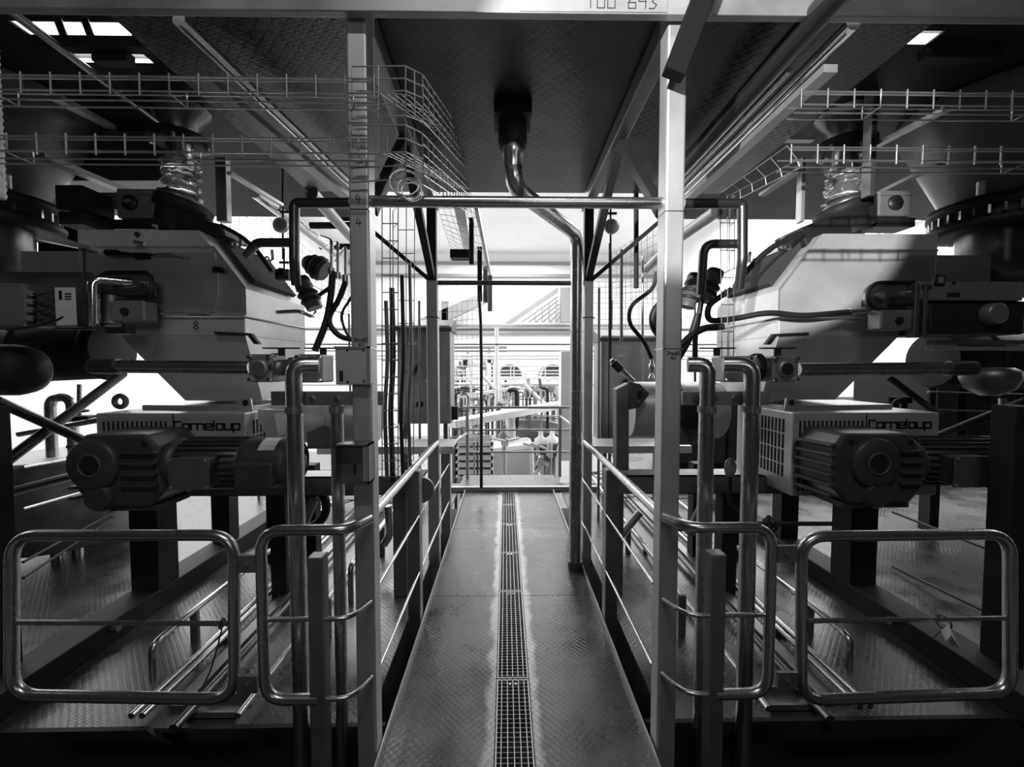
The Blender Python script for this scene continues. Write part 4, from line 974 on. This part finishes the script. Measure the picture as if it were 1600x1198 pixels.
mesh_thing('tall fine mesh screen between the right hoses and cabinet', [(P(925, 440, 5.5), P(1030, 440, 5.5), P(1030, 540, 5.5), P(925, 540, 5.5), 10, 12)], 'mesh_screen', 'screen', MESH)
mesh_thing('wide wire mesh behind the left clear sleeve', [(P(330, 290, 4.6), P(400, 320, 5.0), P(400, 420, 5.0), P(330, 390, 4.6), 5, 8)], 'mesh_screen', 'screen', MESH)
# ------------------------------------------------------------------ frame pipes, hoses and sensors by the hoppers
one('frame_pipe', 'dark pipe frame left of the left front post, tall member with its top arm', 'pipe', MB().tube([P(548, 317, 2.2), P(460, 317, 2.2), P(460, 408, 2.2), P(463, 445, 2.25)], .026, 14, .03), TUBED)
one('frame_pipe', 'dark short pipe arm bending down onto the left hopper shoulder', 'pipe', MB().tube([P(456, 379, 2.25), P(402, 379, 2.25), P(386, 398, 2.35)], .024, 14, .03), TUBED)
one('frame_pipe', 'dark pipe frame right of the right front post, tall member with its top arm', 'pipe', MB().tube([P(1068, 318, 2.2), P(1160, 318, 2.2), P(1160, 405, 2.2), P(1155, 450, 2.25)], .026, 14, .03), TUBED)
one('frame_pipe', 'dark pipe loop bending down beside the right sensors', 'pipe', MB().tube([P(1157, 381, 2.25), P(1100, 381, 2.25), P(1095, 460, 2.3)], .024, 14, .06), TUBED)
one('cable_pipe', 'pale slanting pipe running back behind the left sensors', 'pipe', MB().tube([P(398, 300, 3.0), P(522, 395, 4.6)], .042, 14), TUBE)
one('cable_pipe', 'second slanting pipe farther behind the left sensors', 'pipe', MB().tube([P(486, 300, 3.2), P(550, 372, 4.5)], .05, 14), STEELD)
one('cable_pipe', 'pale slanting pipe running back behind the right frame pipe', 'pipe', MB().tube([P(1120, 330, 3.0), P(1060, 372, 3.6), P(1010, 420, 4.6)], .045, 14), STEELD)
for k, (x0, x1, y, r) in enumerate(((485, 548, 352, .02), (515, 548, 340, .02), (500, 548, 385, .018))):
    one('far_bar', 'dark horizontal bar behind the left sensor pipes, %s' % ['wide middle one', 'upper one', 'lowest one'][k], 'bar', MB().tube([P(x0, y, 4.8), P(x1+20, y, 4.8)], r*2, 8), IRON)
def sensor(label, pa, pb, r, Y):
    a, b = P(*pa, Y), P(*pb, Y)
    t = T('sensor', label, 'sensor', b)
    d = b-a; L_ = d.length
    t.part('body', MB().lathe(a, d, [(0, r*.5), (.01, r*.9), (L_*.3, r), (L_*.32, r*.85), (L_*.4, r*.85), (L_*.42, r), (L_, r*.9)], 20), PAINTM)
    t.part('band', MB().torus(a+d*.5, d, r, .01, 20, 6), BLACK)
    t.part('band', MB().torus(a+d*.72, d, r*.97, .01, 20, 6), BLACK)
    t.part('cap', MB().cyl(a-d*.06, a+d*.06, r*.8, r*.95, n=18), IRON)
sensor('dark cylindrical sensor tilted over the left hopper shoulder, lower one', (470, 437), (492, 482), .052, 2.5)
sensor('dark cylindrical sensor lying crosswise above the lower left one', (486, 412), (508, 424), .07, 2.6)
sensor('dark cylindrical sensor tilted beside the right front post', (1088, 432), (1072, 480), .055, 2.5)
sensor('dark cylindrical sensor tilted above the right hopper shoulder', (1118, 425), (1098, 470), .055, 2.45)
one('domed_sensor', 'grey domed sensor head behind the left sensors', 'sensor', MB().ball(P(485, 412, 2.75), .055, 14), GREY)
t = T('hand_valve', 'small black valve with a thin upright stem on the left hopper shoulder', 'valve', P(440, 432, 2.7))
t.part('body', MB().ball(P(440, 428, 2.7), .04, 12).box(P(430, 436, 2.7), P(450, 420, 2.7)+V((0,.06,0))), IRON)
t.part('stem', MB().cyl(P(444, 424, 2.7), P(444, 388, 2.7), .006, n=8).cyl(P(444, 410, 2.7)-V((.03,0,0)), P(444, 410, 2.7)+V((.03,0,0)), .008, n=8), IRON)
for lab, x, y, yb in (('left', 442, 354, 405), ('right', 954, 356, 560)):
    t = T('round_gauge', 'round dial gauge on a thin rod behind the %s front post' % lab, 'gauge', P(x, yb, 3.4))
    c_ = P(x, y, 3.31)
    t.part('dial', MB().lathe(c_, (0,-1,0), [(0,.05),(.02,.058),(.04,.055)], 22), GREY)
    t.part('rim', MB().torus(c_+V((0,-.04,0)), (0,1,0), .052, .008, 22, 6), STEEL)
    t.part('face', MB().cyl(c_+V((0,-.035,0)), c_+V((0,-.043,0)), .03, n=16), STEELD)
    t.part('rod', MB().cyl(P(x, yb, 3.31), P(x, 255, 3.31), .008, n=8), IRON)
    t.part('cross', MB().box(c_+V((-.05,0,.11)), c_+V((.05,.02,.125))), IRON)
def hose(label, pts, r=.018, m=BLACK, b=.12): one('hose', label, 'hose', MB().tube([P(*p) for p in pts], r, 10, b), m)
hose('black hose rising from the left valve to the steel pipe stub, main strand', [(492, 548, 2.5), (511, 502, 2.5), (518, 455, 2.5), (520, 424, 2.5)], .02)
hose('black hose curving past the main strand to the left post', [(572, 532, 2.5), (530, 528, 2.5), (510, 500, 2.5), (530, 468, 2.5), (540, 440, 2.5)], .017, BLACK, .14)
hose('thin black hose bowed out beside the left front post', [(552, 460, 2.3), (532, 490, 2.3), (538, 515, 2.3), (552, 535, 2.3)], .008)
hose('black hose from the crosswise left sensor to the main strand', [(492, 465, 2.55), (505, 457, 2.52), (520, 446, 2.5)], .013, BLACK, .02)
for k, (x, y0, y1) in enumerate(((518, 425, 375), (528, 432, 378), (540, 436, 385))):
    one('pipe_stub', 'thin steel pipe stub with a hose nut above the left hoses, %s' % ['first', 'second', 'third'][k], 'pipe', MB().tube([P(x, y0, 2.5), P(x, y1, 2.5), P(x-16, y1-6+14*k, 2.7)], .009, 8, .03).cyl(P(x, y0+4, 2.5), P(x, y0-6, 2.5), .022, n=8), TUBE)
hose('black hose in an s-curve above the right steel drum', [(1026, 425, 2.8), (1022, 450, 2.8), (984, 478, 2.8), (982, 505, 2.8), (1008, 535, 2.8), (1018, 560, 2.8)], .014, BLACK, .2)
hose('thick black hose bulging out behind the right front post', [(1040, 465, 2.5), (1020, 488, 2.5), (1020, 510, 2.5), (1040, 535, 2.5)], .024)
hose('black hose arching from the right valve down to the hopper shoulder', [(1252, 365, 2.5), (1205, 385, 2.5), (1165, 425, 2.5), (1148, 448, 2.5)], .018)
hose('black hose looping beside the right hopper front edge', [(1142, 452, 2.4), (1105, 478, 2.4), (1106, 502, 2.4), (1150, 498, 2.4), (1200, 487, 2.35), (1250, 494, 2.35), (1330, 487, 2.38)], .017, BLACK, .12)
one('hose_nut', 'steel hose nut on the sunlit face of the right hopper', 'fitting', MB().cyl(P(1328, 487, 2.36), P(1350, 485, 2.36), .018, n=10).cyl(P(1350, 485, 2.36), P(1356, 485, 2.36), .01, n=10), CHROME)
hose('black hose rising from the right post to the right valves, left strand', [(1055, 548, 2.3), (1082, 522, 2.3), (1100, 512, 2.3), (1130, 510, 2.3)], .02)
hose('black hose dropping straight from the right sensors', [(1096, 470, 2.45), (1090, 505, 2.45), (1086, 525, 2.45), (1086, 570, 2.45)], .016)
hose('black hose linking the right front post to the sensors', [(1060, 560, 2.4), (1078, 530, 2.4), (1090, 490, 2.4)], .018)
one('handle_loop', 'bent steel handle loop on the left hopper side', 'handle', MB().tube([P(432, 488, 2.62), P(470, 486, 2.62), P(488, 496, 2.66), P(494, 488, 2.72)], .013, 10, .04), CHROME)
t = T('pipe_lance', 'bright steel probe with a black collar above the right steel drum', 'probe', P(990, 594, 2.7))
t.part('tube', MB().tube([P(955, 562, 2.7), P(990, 596, 2.7)], .016, 12), CHROME)
t.part('collar', MB().cyl(P(958, 566, 2.7), P(970, 578, 2.7), .028, n=14), BLACK)
one('drum_fitting', 'ringed steel fitting standing on the right steel drum', 'fitting', MB().lathe(P(1018, 592, 2.8), (0,0,1), [(0,.02),(.02,.02),(.025,.012),(.06,.012),(.065,.02),(.1,.02),(.105,.01),(.14,.012)], 14), CHROME)
t = T('paddle', 'grey oval paddle on a thin dark stem between the right upright pipes', 'paddle', P(1142, 800, 1.9))
t.part('blade', MB().ball(P(1141, 731, 1.9), .048, 14, (.62,.25,1)), GREY)
t.part('stem', MB().tube([P(1141, 745, 1.9), P(1139, 785, 1.9), P(1152, 800, 1.9)], .01, 8, .03), IRON)
t = T('star_knob', 'black star knob on a rod above the right gate corner', 'knob', P(1204, 820, 1.9))
k_ = P(1203, 819, 1.9); m = MB().cyl(k_-V((.02,0,0)), k_+V((.02,0,0)), .03, n=10)
for a in range(5): m.ball(k_+V((0, math.cos(a*1.257)*.03, math.sin(a*1.257)*.03)), .014, 8)
t.part('head', m, BLACK); t.part('rod', MB().tube([P(1176, 818, 1.9), P(1300, 818, 1.9)], .011, 8), IRON)
for p, q, lab in (((470, 830), (490, 780), 'left'), ((1098, 790), (1075, 835), 'right')):
    t = T('discharge_chute', 'dark round discharge elbow under the %s feeder drum' % lab, 'chute', P(*q, 2.7))
    c_ = P(475 if lab == 'left' else 1062, 790, 2.75)
    t.part('ring', MB().torus(c_, (0,1,0), .15, .03, 26, 8), IRON)
    t.part('leg', MB().tube([P(*p, 2.6), P(*q, 2.6)], .03, 10), STEELD)
for pts, lab in (([(606, 790), (610, 835), (600, 850)], 'left'), ([(1000, 800), (975, 830), (960, 850)], 'right'), ([(1040, 760), (1056, 810), (1085, 832)], 'front right')):
    one('chute_pipe', 'short bright chute pipe under the %s bench end' % lab, 'pipe', MB().tube([P(*p, 3.0) for p in pts], .03, 12, .05), TUBE)
one('grey_hood', 'round grey metal hood with a square mouth on the left bench end', 'hood', MB().lathe(P(655, 758, 2.6), V((.3,-1,0)), [(0,.06),(.1,.085),(.12,.08)], 18), STEELD)

one('dark_backing', 'added black sheet darkening the gap between the left clamp ring and the hopper', 'panel', MB().box(P(60, 400, 2.95), P(142, 322, 2.95)+V((0,.02,0))), IRON)  # dark sheet added to hide the bright hall behind this gap

one('ribbed_hose', 'pale ribbed hose hanging at the very left edge before the wire trays', 'hose', MB().lathe(P(-2, 310, 1.5), (0,0,1), [(k*.012, .017+.004*(k % 2)) for k in range(56)], 14), WHITE)
for k, (x, r, m) in enumerate(((603, .012, STEELD), (612, .016, IRON), (628, .012, BLACK), (640, .010, STEELD))):
    one('tray_cable', '%s cable running down inside the upright ladder trays, counted from the post' % ['first', 'second', 'third', 'fourth'][k], 'cable', MB().tube([P(x, 470-k*20, 2.42), P(x+3, 560, 2.42), P(x-2, 640, 2.42), P(x+2, 752, 2.42)], r, 8, .1), m)
pl.part('lettering', writing('4', (-.535, 1.4985, 2.085), (1,0,0), (0,0,1), .03, .002), INK); pl.part('lettering', writing('4', (-.535, 1.4985, 2.0), (1,0,0), (0,0,1), .03, .002), INK)
# ------------------------------------------------------------------ cabinets by the walkway
def cabinet(label, x0, x1, z0, z1, Y, dep, hood):
    t = T('control_cabinet', label, 'cabinet', ((x0+x1)/2, Y, z0))
    t.part('body', MB().box((x0, Y, z0), (x1, Y+dep, z1)), CAB, .006)
    t.part('door', MB().box((x0+.03, Y-.015, z0+.03), (x1-.03, Y, z1-.09)), CAB, .004)
    t.part('hood', MB().prism([(x0-.02, Y-.03, z1-.06), (x0-.02, Y-.03, z1-.02), (x0-.02, Y+dep, z1+.09), (x0-.02, Y+dep, z1-.06)], (x1-x0+.04, 0, 0)), PAINTM, .004)
    for fx, fz in ((.3, .8), (.62, .42)): t.part('label_plate', MB().box((x0+(x1-x0)*fx-.04, Y-.018, z0+(z1-z0)*fz), (x0+(x1-x0)*fx+.04, Y-.015, z0+(z1-z0)*fz+.03)), LABEL)
    t.part('knob', MB().lathe((x0+(x1-x0)*.42, Y-.015, z0+(z1-z0)*.2), (0,-1,0), [(0,.035),(.02,.035),(.025,.02),(.05,.02)], 18), IRON)
    t.part('handle', MB().tube([(x0+(x1-x0)*.3, Y-.016, z0+(z1-z0)*.5), (x0+(x1-x0)*.36, Y-.06, z0+(z1-z0)*.56), (x0+(x1-x0)*.45, Y-.06, z0+(z1-z0)*.62)], .018, 10), BLACK)
    for x in (x0+.04, x1-.08): t.part('leg', MB().box((x, Y+.05, 0), (x+.04, Y+.09, z0)), PAINTM)
    return t
a, b = P(622, 662, 4.1), P(703, 508, 4.1)
cabinet('steel control cabinet with a sloping dark hood behind the second left post', a.x, b.x, a.z, b.z, 4.1, .35, 1)
a, b = P(938, 690, 4.1), P(1040, 524, 4.1)
cabinet('steel control cabinet with cable conduits behind the right steel drum', a.x, b.x, a.z, b.z, 4.1, .35, 1)
for k, (x, y0, y1, Y, r, m) in enumerate(((952, 380, 690, 3.9, .006, IRON), (971, 390, 535, 3.95, .016, STEELD), (994, 300, 450, 3.3, .02, IRON), (1004, 400, 600, 3.95, .014, STEEL), (936, 450, 690, 3.9, .013, STEELD), (1086, 470, 600, 3.4, .01, IRON), (655, 470, 660, 3.95, .012, STEELD), (628, 430, 560, 3.95, .01, IRON))):
    lab = ['thin dark conduit down the left edge of the right cabinet', 'square pale conduit above the right cabinet', 'dark flat bar hanging near the right front post', 'pale conduit with a fitting on the right cabinet door', 'grey conduit just right of the drain pipe', 'thin rod right of the right front post', 'grey conduit on the left cabinet', 'thin dark conduit left of the left cabinet'][k]
    one('conduit', lab, 'conduit', MB().tube([P(x, y0, Y), P(x, y1, Y) if k not in (0, 4, 6) else V((P(x, y1, Y).x, Y, 0))], r, 8), m)
t = T('signal_box', 'small black switch box beside the far left post', 'box', P(710, 655, 4.2))
t.part('body', MB().box(P(704, 656, 4.2), P(715, 635, 4.2)+V((0,.08,0))), BLACK, .004)
t.part('arm', MB().box(P(686, 655, 4.22), P(704, 650, 4.22)+V((0,.03,0))), IRON)
# ------------------------------------------------------------------ guard rail at the end of the walkway
RY = 5.5
t = T('end_guard_rail', 'pale guard rail closing the far end of the walkway', 'railing', (.1, RY, 0))
xl, xr = P(730, 640, RY).x, P(875, 640, RY).x
for z, r in ((.945, .019), (.64, .014), (.34, .014), ):
    t.part('rail', MB().tube([(xl-.06, RY, z), (xr+.15, RY, z)], r, 10), STEEL)
for x in (xl, xr): t.part('post', MB().box((x-.02, RY-.02, 0), (x+.02, RY+.02, .96)), STEEL, .003)
t.part('side_rail', MB().tube([(xr, RY, .83), (xr+.02, RY-.9, .83)], .016, 10), STEEL)
t.part('side_rail', MB().tube([(xl, RY, .6), (xl-.14, RY-.9, .6)], .016, 10), STEEL)
# ------------------------------------------------------------------ the hall beyond, seen over the rail
def stack(label, x0, x1, Y, ytop, ybot, n):
    a, b = P(x0, ybot, Y), P(x1, ytop, Y)
    h = (b.z-a.z)/n
    for k in range(n):
        lab = 'white slatted plastic crate in the stack beyond the rail, %s' % ['lowest of five', 'second from the floor', 'middle one of five', 'fourth from the floor', 'topmost of five'][k]
        t = T('plastic_crate', lab, 'crate', ((a.x+b.x)/2, Y+.4, a.z+h*k), 'white crates stacked beyond the rail')
        z0 = a.z+h*k
        t.part('base', MB().box((a.x, Y, z0), (b.x, Y+.9, z0+h*.08)), WHITE)
        for x in (a.x+.03, (a.x+b.x)/2, b.x-.03):
            for y in (Y+.02, Y+.88): t.part('upright', MB().box((x-.012, y-.02, z0), (x+.012, y+.02, z0+h*.9)), WHITE)
        t.part('dark_core', MB().box((a.x+.06, Y+.08, z0+.01), (b.x-.06, Y+.82, z0+h*.9)), PAINTM)  # dark block put in to darken the open inside of the crate
        t.part('rim', MB().box((a.x, Y, z0+h*.42), (b.x, Y+.03, z0+h*.97)).box((a.x, Y+.87, z0+h*.42), (b.x, Y+.9, z0+h*.97)).box((a.x, Y, z0+h*.42), (a.x+.03, Y+.9, z0+h*.97)).box((b.x-.03, Y, z0+h*.42), (b.x, Y+.9, z0+h*.97)), WHITE)
stack('crates', 712, 770, 9.0, 690, 746, 5)
bg = MB().loft([P(762, 752, 10.0), P(836, 752, 10.0), P(836, 752, 10.0)+V((0,1,0)), P(762, 752, 10.0)+V((0,1,0))], [P(757, 700, 10.0), P(834, 692, 10.0), P(834, 692, 10.0)+V((0,1,0)), P(757, 700, 10.0)+V((0,1,0))])
t = T('bulk_bag', 'big white bulk bag beyond the rail with its neck tied up', 'bag', P(798, 752, 10))
t.part('sack', bg, WHITE, .12)
nk = MB().lathe(P(797, 700, 10.4), (0,0,1), [(0,.32),(.15,.16),(.4,.13),(.7,.12),(.9,.2),(1.0,.26)], 14)
for i, p in enumerate(nk.v): nk.v[i] = p + V((random.uniform(-.03,.03), random.uniform(-.03,.03), 0))
t.part('neck', nk, WHITE)
one('dark_container', 'dark skip container behind the white bulk bag', 'container', MB().prism([P(805, 705, 11), P(874, 712, 11), P(874, 678, 11), P(810, 670, 11)], (0,1.5,0)), PAINTM, .02)
one('grey_machine', 'grey flat machine housing behind the dark container', 'machine', MB().prism([P(785, 668, 12), P(874, 678, 12), P(874, 662, 12), P(845, 655, 12), P(785, 658, 12)], (0,1.5,0)), GREY, .02)
one('conveyor_belt', 'long white conveyor climbing to the upper end across the hall', 'conveyor', MB().bar(P(705, 662, 9.0), P(888, 630, 11.0), .4, .16), WHITE, .01)
one('conveyor_belt', 'thinner white conveyor rising behind the long one', 'conveyor', MB().bar(P(700, 622, 12.0), P(860, 598, 13.0), .2, .1), WHITE, .01)
one('white_column', 'broad white column standing right behind the drain pipe', 'column', MB().box(P(876, 720, 9), P(897, 548, 9)+V((0,.4,0))), WHITE, .01)
one('support_post', 'white pipe post in the middle of the hall', 'post', MB().tube([P(776, 720, 11.5), P(776, 512, 11.5)], .055, 10), WHITE)
one('support_post', 'thin white pipe post beside the thicker one', 'post', MB().tube([P(781, 720, 11.4), P(781, 575, 11.4)], .025, 8), WHITE)
one('support_post', 'pale post at the left of the far gallery', 'post', MB().tube([P(736, 690, 11.5), P(736, 560, 11.5)], .03, 8), WHITE)
one('brace_pole', 'white slanting pole left of the middle post', 'pole', MB().tube([P(755, 588, 11), P(774, 608, 11)], .05, 8), WHITE)
one('brace_pole', 'white slanting pole right of the middle post', 'pole', MB().tube([P(817, 598, 11), P(850, 630, 11)], .05, 8), WHITE)
# gallery rail in front of the arched machines
t = T('gallery_rail', 'white gallery railing in front of the arched machines', 'railing', P(820, 588, 13))
for y in (572, 579, 584): t.part('rail', MB().tube([P(690, y, 13), P(876, y, 13)], .022, 6), WHITE)
for x in (-1.9, .3, 1.7): t.part('leg', MB().box((x-.05, 13, HZ), (x+.05, 13.1, P(790, 594, 13).z)), WHITE)
t.part('edge_beam', MB().box(P(690, 594, 13), P(876, 589, 13)+V((0,.3,0))), WHITE)
for x in (778, 798, 803, 822, 840, 852): t.part('post', MB().tube([P(x, 592, 13), P(x, 570, 13)], .018, 6), WHITE)
for x, lab in ((797, 'nearer the middle'), (864, 'by the white column')):
    t = T('arched_machine', 'dark arched machine behind the gallery railing, %s' % lab, 'machine', P(x, 590, 14))
    c_ = P(x, 588, 14); R_ = .42
    arc = [c_+V((math.cos(math.pi*k/12)*R_, 0, math.sin(math.pi*k/12)*R_)) for k in range(13)]
    t.part('drum', MB().prism(arc, (0,1.2,0)), PAINTM)
    t.part('rim', MB().tube([p+V((0,-.02,0)) for p in arc], .035, 6), WHITE)
one('pipe_bank', 'grey pipe bank hanging above the far gallery on the left', 'pipe', MB().box(P(704, 545, 14), P(792, 541, 14)+V((0,.1,0))).box(P(704, 550, 14), P(792, 547, 14)+V((0,.1,0))), BAND)
for k, (y, Y, x0, r, m) in enumerate(((538, 9.5, 704, .016, IRON), (555, 13.5, 780, .05, WHITE), (548, 13.5, 795, .03, BAND), (600, 12.5, 720, .05, WHITE), (560, 13.8, 700, .04, WHITE), (514, 12, 704, .05, BAND))):
    one('gallery_pipe', ['thin dark line across the hall under the pale wall band', 'white pipe above the arched machines', 'grey pipe just above the white one', 'white pipe below the gallery railing', 'white pipe left of the arched machines', 'pale pipe just under the wall band'][k], 'pipe', MB().tube([(-8.99, Y, P(790, y, Y).z), (8.99, Y, P(790, y, Y).z)], r, 8), m)
# far machinery under the gallery, far tanks and pipework, each piece its own
random.seed(11)
names = ['grey', 'dark', 'pale', 'black', 'dull']
mats = [GREY, PAINTM, WHITE, IRON, MID]
spots = [(700,612,20,22),(716,640,18,16),(735,612,14,20),(752,650,18,20),(766,622,12,26),(790,612,16,22),(806,616,14,26),(826,612,12,18),(842,614,18,12),(858,606,16,14),(868,616,14,10),(722,672,20,14),(742,668,16,12),(788,690,10,12),(846,700,22,22),(864,700,16,28),(708,596,10,18),(718,582,12,16),(730,566,14,16),(756,572,12,14),(764,560,14,14)]
where = ['behind the far mesh, low', 'behind the far mesh at rail height', 'under the far gallery, left of the hose', 'right of the hanging hose at rail height', 'left of the middle post', 'right of the middle post under the railing', 'tall one under the arched machines', 'small one under the slanting pole', 'flat one under the right arched machine', 'beside the white column, upper', 'beside the white column, lower', 'left of the white conveyor end', 'under the white conveyor by the hose', 'left of the bag neck', 'between the bulk bag and the rail post', 'at the foot of the right rail post', 'left end of the gallery, lower', 'left end of the gallery, middle', 'left end of the gallery, upper', 'between hose and middle post, lower', 'between hose and middle post, upper']
for k, (x, y, w_, h) in enumerate(spots):
    i = random.randrange(5); Y = 12.2 + (k % 7)*.62 if y < 660 else (12.9 if y < 680 else 9.4)
    t = T('process_unit', '%s process unit with pipe ends, %s' % (names[i], where[k]), 'machine', P(x, y+h/2, Y))
    a, b = P(x-w_/2, y+h/2, Y), P(x+w_/2, y-h/4, Y)
    t.part('body', MB().box(a, b+V((0,.5,0))), mats[i], .03)
    t.part('dome', MB().lathe(V(((a.x+b.x)/2, Y+.2, b.z)), (0,0,1), [(0,.16),(.1,.15),(.16,.06),(.3,.05)], 12), mats[(i+1) % 5])
    m = MB()
    for j in range(3):
        xx = a.x+(b.x-a.x)*random.random(); m.tube([(xx, Y-.05, a.z), (xx, Y-.05, a.z+(b.z-a.z)*(.5+.6*random.random())), (xx+random.uniform(-.4,.4), Y-.05, b.z+.05)], .03, 6, .08)
    for xx in (a.x+.06, b.x-.06): t.part('leg', MB().tube([(xx, Y+.2, HZ), (xx, Y+.2, a.z)], .04, 6), mats[(i+3) % 5])
    t.part('pipe_ends', m, WHITE if i != 2 else GREY)
t = T('hose_heap', 'tangled white hose heap beyond the rail at the right', 'hose', P(845, 725, 9.5))
m = MB()
for k in range(7):
    m.tube([P(836+random.uniform(-4,6), 745-random.uniform(0,20), 9.5+k*.05), P(846+random.uniform(-6,8), 718+random.uniform(-4,6), 9.5+k*.05), P(858+random.uniform(-6,8), 742-random.uniform(0,20), 9.5+k*.05)], .035, 6, .2)
t.part('coils', m, WHITE)
# stairs to the roof on the back wall, pale grey, and their mirror at the left
for lab, xs in (('right', (795, 840, 872, 890)), ('left', (700, 742, 760, 764))):
    t = T('wall_stair', 'pale grey stair with thin balusters against the back wall, %s' % ('partly behind the drain pipe' if lab == 'right' else 'behind the far wire trays'), 'stair', P(xs[1], 503, 23))
    Y = 23
    if lab == 'right':
        t.part('stringer', MB().prism([P(788, 505, Y), P(800, 505, Y), P(872, 456, Y), P(872, 448, Y)], (0,.3,0)), BAND)
        t.part('landing', MB().box(P(876, 503, Y), P(892, 449, Y)+V((0,.3,0))), BAND)
        m = MB()
        for k in range(6):
            m.tube([P(815+k*11, 503, Y), P(872+k*.5, 463+k*6, Y)], .05, 5)
        for k in range(4): m.tube([P(836+k*11, 503, Y), P(836+k*11, 488-k*7, Y)], .03, 5)
        t.part('balusters', m, BAND)
    else:
        t.part('stringer', MB().prism([P(640, 505, Y), P(690, 505, Y), P(765, 470, Y), P(765, 452, Y)], (0,.3,0)), BAND)
        t.part('landing', MB().box(P(690, 500, Y), P(700, 470, Y)+V((0,.3,0))), BAND)
# far pieces seen under the left hopper
t = T('hook_pipe', 'thick bent hook pipe standing behind the left brace tubes', 'pipe', P(78, 660, 3.2))
t.part('tube', MB().tube([V((P(78, 655, 3.2).x, 3.2, 0)), P(78, 620, 3.2), P(112, 620, 3.2), V((P(112, 655, 3.2).x, 3.2, 0))], .035, 14, .16), TUBE)
one('lifting_eye', 'dark steel lifting eye at the end of the left housing', 'eye', MB().torus(P(188, 627, 2.6), (0,1,0), .035, .016, 20, 8), STEELD)
t = T('hand_wheel_valve', 'small black hand valve on the pale pipe behind the left brace tubes', 'valve', P(122, 652, 3.0))
t.part('body', MB().box(P(108, 658, 3.0), P(136, 650, 3.0)+V((0,.1,0))), IRON, .01); t.part('wheel', MB().torus(P(125, 642, 3.0), (0,0,1), .04, .01, 16, 6), IRON)
t.part('stem', MB().cyl(P(124, 655, 3.05), P(124, 600, 3.05), .014, n=10), TUBE)
one('pale_pipe', 'pale slanting pipe under the small hand valve', 'pipe', MB().tube([P(30, 678, 3.0), P(160, 655, 3.0)], .022, 10), TUBE)
one('round_vat', 'dull round vat standing behind the left stand', 'vat', MB().lathe(P(110, 835, 3.3), (0,0,1), [(0,.42),(.02,.45),(.62,.45),(.66,.4)], 30), STEELD)
one('round_vat', 'bright flat sheet box behind the left stand foot', 'box', MB().box(P(95, 835, 3.6), P(200, 788, 3.6)+V((0,.5,0))), SHEET, .02)
t = T('flange_eye', 'black ring eye and lit clip behind the right hopper', 'eye', P(1408, 640, 2.7))
t.part('ring', MB().torus(P(1406, 633, 2.7), (0,1,0), .032, .018, 20, 8), IRON); t.part('plate', MB().box(P(1392, 630, 2.75), P(1426, 620, 2.75)+V((0,.02,0))), IRON)
one('upright_stub', 'bright thin upright pipe at the right edge above the gear motor', 'pipe', MB().tube([P(1566, 690, 2.6), P(1566, 622, 2.6)], .018, 10), TUBE)
for sgn, lab in ((-1, 'left'), (1, 'right')):
    m = MB()
    for k in range(26):
        c_ = V((sgn*(1.1+random.random()*.9), 4.4+random.random()*1.2, .03)); q = [c_+V((random.uniform(-.25,.25), random.uniform(-.25,.25), random.uniform(0,.06))) for _ in range(4)]
        m.tube(q, .006, 5, .1)
    one('cable_heap', 'tangle of thin cables on the bright far part of the %s floor' % lab, 'cables', m, IRON, kind='stuff')
t = T('low_bench', 'low pale bench frame on the far %s floor' % 'left', 'bench', (-1.4, 4.3, 0))
t.part('top', MB().box((-2.2, 4.3, .28), (-.9, 4.7, .31)), IRON, .003)
for x in (-2.15, -.98): t.part('leg', MB().box((x, 4.35, 0), (x+.05, 4.4, .28)), IRON)

# bent pipes and thin frames that fill the hall under the gallery
random.seed(23)
nth = ['first', 'second', 'third', 'fourth', 'fifth', 'sixth', 'seventh', 'eighth', 'ninth', 'tenth', 'eleventh', 'twelfth', 'thirteenth', 'fourteenth', 'fifteenth', 'sixteenth', 'seventeenth', 'eighteenth']
for k in range(18):
    x = 702+k*9.6; Y = 10.6+(k*7 % 5)*.5; y0 = 604+random.random()*30; y1 = 655+random.random()*22; s_ = random.choice((-1, 1))
    p0, p1 = P(x, y0, Y), P(x+random.uniform(6, 16)*s_, y0+random.uniform(-4, 6), Y)
    b0 = P(x, y1, Y)
    one('process_pipe', 'bent process pipe standing under the far gallery, %s of the row from the left' % nth[k], 'pipe', MB().tube([(b0.x, Y, HZ), b0, p0, p1, p1+V((0,.4,random.uniform(-.3,.3)))], .022+.02*(k % 3), 6, .12), [MID, IRON, STEELD, PAINTM, BAND][k % 5])
for k, (xa, ya, xb, yb, Y) in enumerate(((700, 640, 770, 634, 12), (782, 618, 874, 622, 12.5), (786, 640, 872, 632, 12), (704, 604, 772, 612, 12.6), (800, 648, 876, 650, 11.6), (704, 684, 760, 676, 10.4))):
    one('cable_ladder', 'thin dark cable ladder crossing the far pipes, %s of six' % nth[k], 'cable tray', MB().bar(P(xa, ya, Y), P(xb, yb, Y), .12, .03).bar(P(xa, ya+4, Y), P(xb, yb+4, Y), .05, .03), [IRON, MID, PAINTM][k % 3])

t = T('reflection_blocker', 'added low dark row with doors, keeping bright reflections off the right floor', 'cabinet', (5.2, 6.0, 0))  # added dark block, keeps the bright wall out of the floor's reflection
t.part('body', MB().box((2.4, 6.0, 0), (8.4, 6.6, 1.0)), HATCH, .02)
for k in range(7): t.part('door', MB().box((2.45+k*.85, 5.97, .06), (3.25+k*.85, 6.0, .95)), PAINT, .01)
